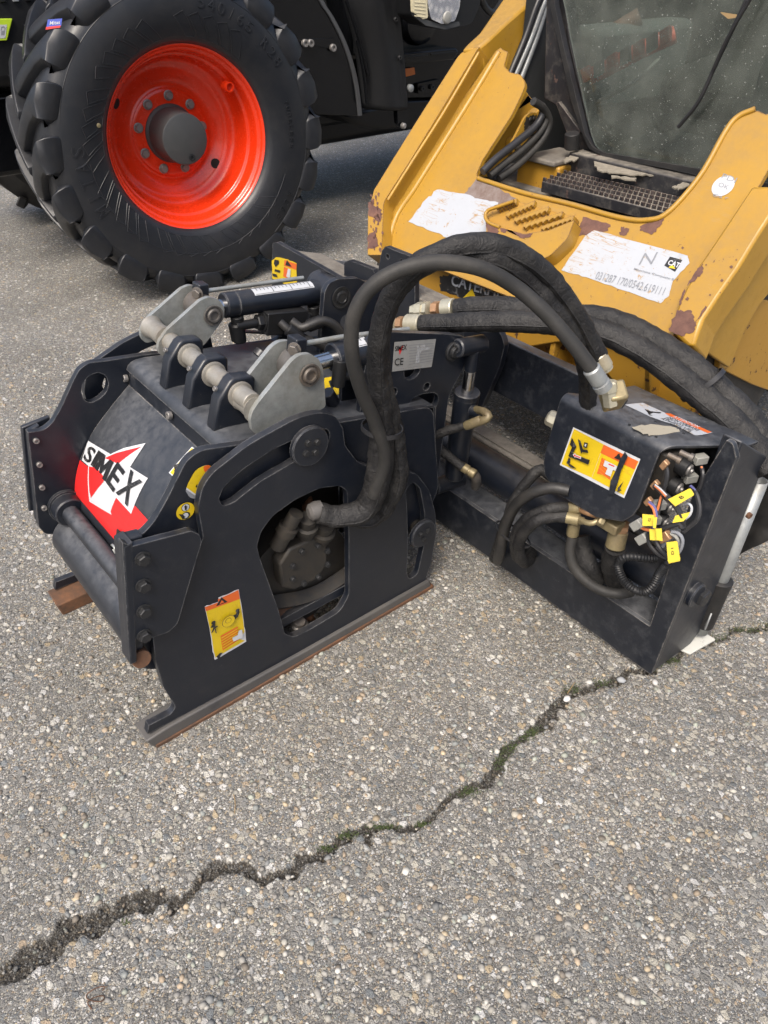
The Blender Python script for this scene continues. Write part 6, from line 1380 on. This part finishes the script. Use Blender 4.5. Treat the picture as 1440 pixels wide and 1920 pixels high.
# moss tufts and small green sprigs along the crack
def moss():
    r = np.random.RandomState(4); spots = [(880, 1485, 18, 10), (940, 1425, 16, 14), (960, 1400, 14, 10), (985, 1380, 16, 8), (720, 1550, 22, 5), (650, 1566, 20, 6), (790, 1545, 12, 5), (1070, 1290, 12, 9), (1130, 1278, 14, 8), (1240, 1247, 26, 7), (1262, 1238, 16, 8), (1400, 1180, 26, 8), (1345, 1193, 16, 6), (1430, 1168, 20, 6), (235, 1730, 6, 4), (1000, 1370, 12, 8), (610, 1590, 12, 6)]
    V, F = [], []
    for (u, v, du, dv) in spots:
        for k in range(int(6*(du+dv))):
            p = Z(u+r.normal()*du*.75, v+r.normal()*dv*.6, 0); p.z = -.006+r.rand()*.007; h = .001+r.rand()*.003; a = r.rand()*6.28; l = Vector((math.cos(a), math.sin(a), 0))*(.0012+r.rand()*.0022); s_ = Vector((-math.sin(a), math.cos(a), 0))*.0011
            n = len(V); V += [p-s_, p+s_, p+l+s_*.6+Vector((0, 0, h)), p+l*1.9-s_*.2+Vector((0, 0, h*.8))]; F.append((n, n+1, n+2, n+3))
    me = bpy.data.meshes.new('moss'); me.from_pydata([tuple(p) for p in V], [], F); t = NT('moss_leaf'); o = link('moss', me, t.fin(t.mix(t.noise(60, 3), (.022, .038, .008), (.055, .075, .018)), .7)); o['kind'] = 'stuff'; o['label'] = 'green moss growing along the asphalt crack'
moss()
def tagt(o, lab, cat): o['label'] = lab; o['category'] = cat; return o
tagt(tube('rusty_wire', RUST, None, [Z(345/2+u, 1400+v/2, .004+.002*math.sin(v*.1)) for u, v in [(0, 985), (-8, 960), (5, 940), (22, 935), (18, 955), (-5, 950), (-10, 930), (8, 905), (24, 900), (20, 915)]], .0011, seg=6, step=.003), 'thin curled rusty wire lying on the asphalt', 'wire')
tagt(tube('dry_twig', WIREK, None, [Z(1118, 1241, .004), Z(1127, 1250, .005), Z(1135, 1259, .004)], .0012, seg=6), 'short dark twig lying near the frame corner', 'twig')
tagt(tube('dry_stalk', LEAF, None, [Z(1064, 1300, .004), Z(1072, 1288, .012), Z(1077, 1280, .016)], .0009, seg=6), 'short dry grass stalk standing in the crack', 'grass stalk')
tagt(tube('dry_stalk', LEAF, None, [Z(440, 1525, .004), Z(441, 1505, .006), Z(438, 1490, .005)], .0009, seg=6), 'dry grass stalk lying flat on the asphalt', 'grass stalk')
for k, (u, v, c, s_) in enumerate([(1063, 1310, (.55, .54, .52), .010), (1012, 1500 // 1 + 0, (.5, .5, .48), .009), (1105, 1279, (.42, .41, .38), .009), (1228, 1279, (.44, .43, .41), .009), (1165, 1275, (.28, .29, .30), .011), (930, 1415, (.48, .27, .16), .010), (917, 1428, (.6, .6, .6), .009), (985, 1352, (.5, .38, .2), .009), (1007, 1215+120, (.55, .5, .42), .010)][:5]):
    bm = bmesh.new(); bmesh.ops.create_icosphere(bm, subdivisions=2, radius=1)
    for vt in bm.verts: vt.co = Vector((vt.co.x*s_*1.15, vt.co.y*s_*.85, vt.co.z*s_*.6))*(1+.25*noise.noise(vt.co*2+Vector((k, 0, 0))))
    me = bpy.data.meshes.new('stone'); bm.to_mesh(me); bm.free(); o = link('loose_stone', me, flat('stone_%d' % k, c, .7), None, 0, 180); p = Z(u, v, .004); o.location = p; o.rotation_euler = (0, 0, k*1.3)
    o['group'] = 'loose stones along the crack'
    tagt(o, ['white rounded stone in the crack below the frame corner', 'pale grey stone on the open asphalt', 'white oval stone beside the crack, left of the frame corner', 'white stone on the asphalt under the frame corner', 'grey stone at the crack edge left of the frame corner'][k], 'stone')
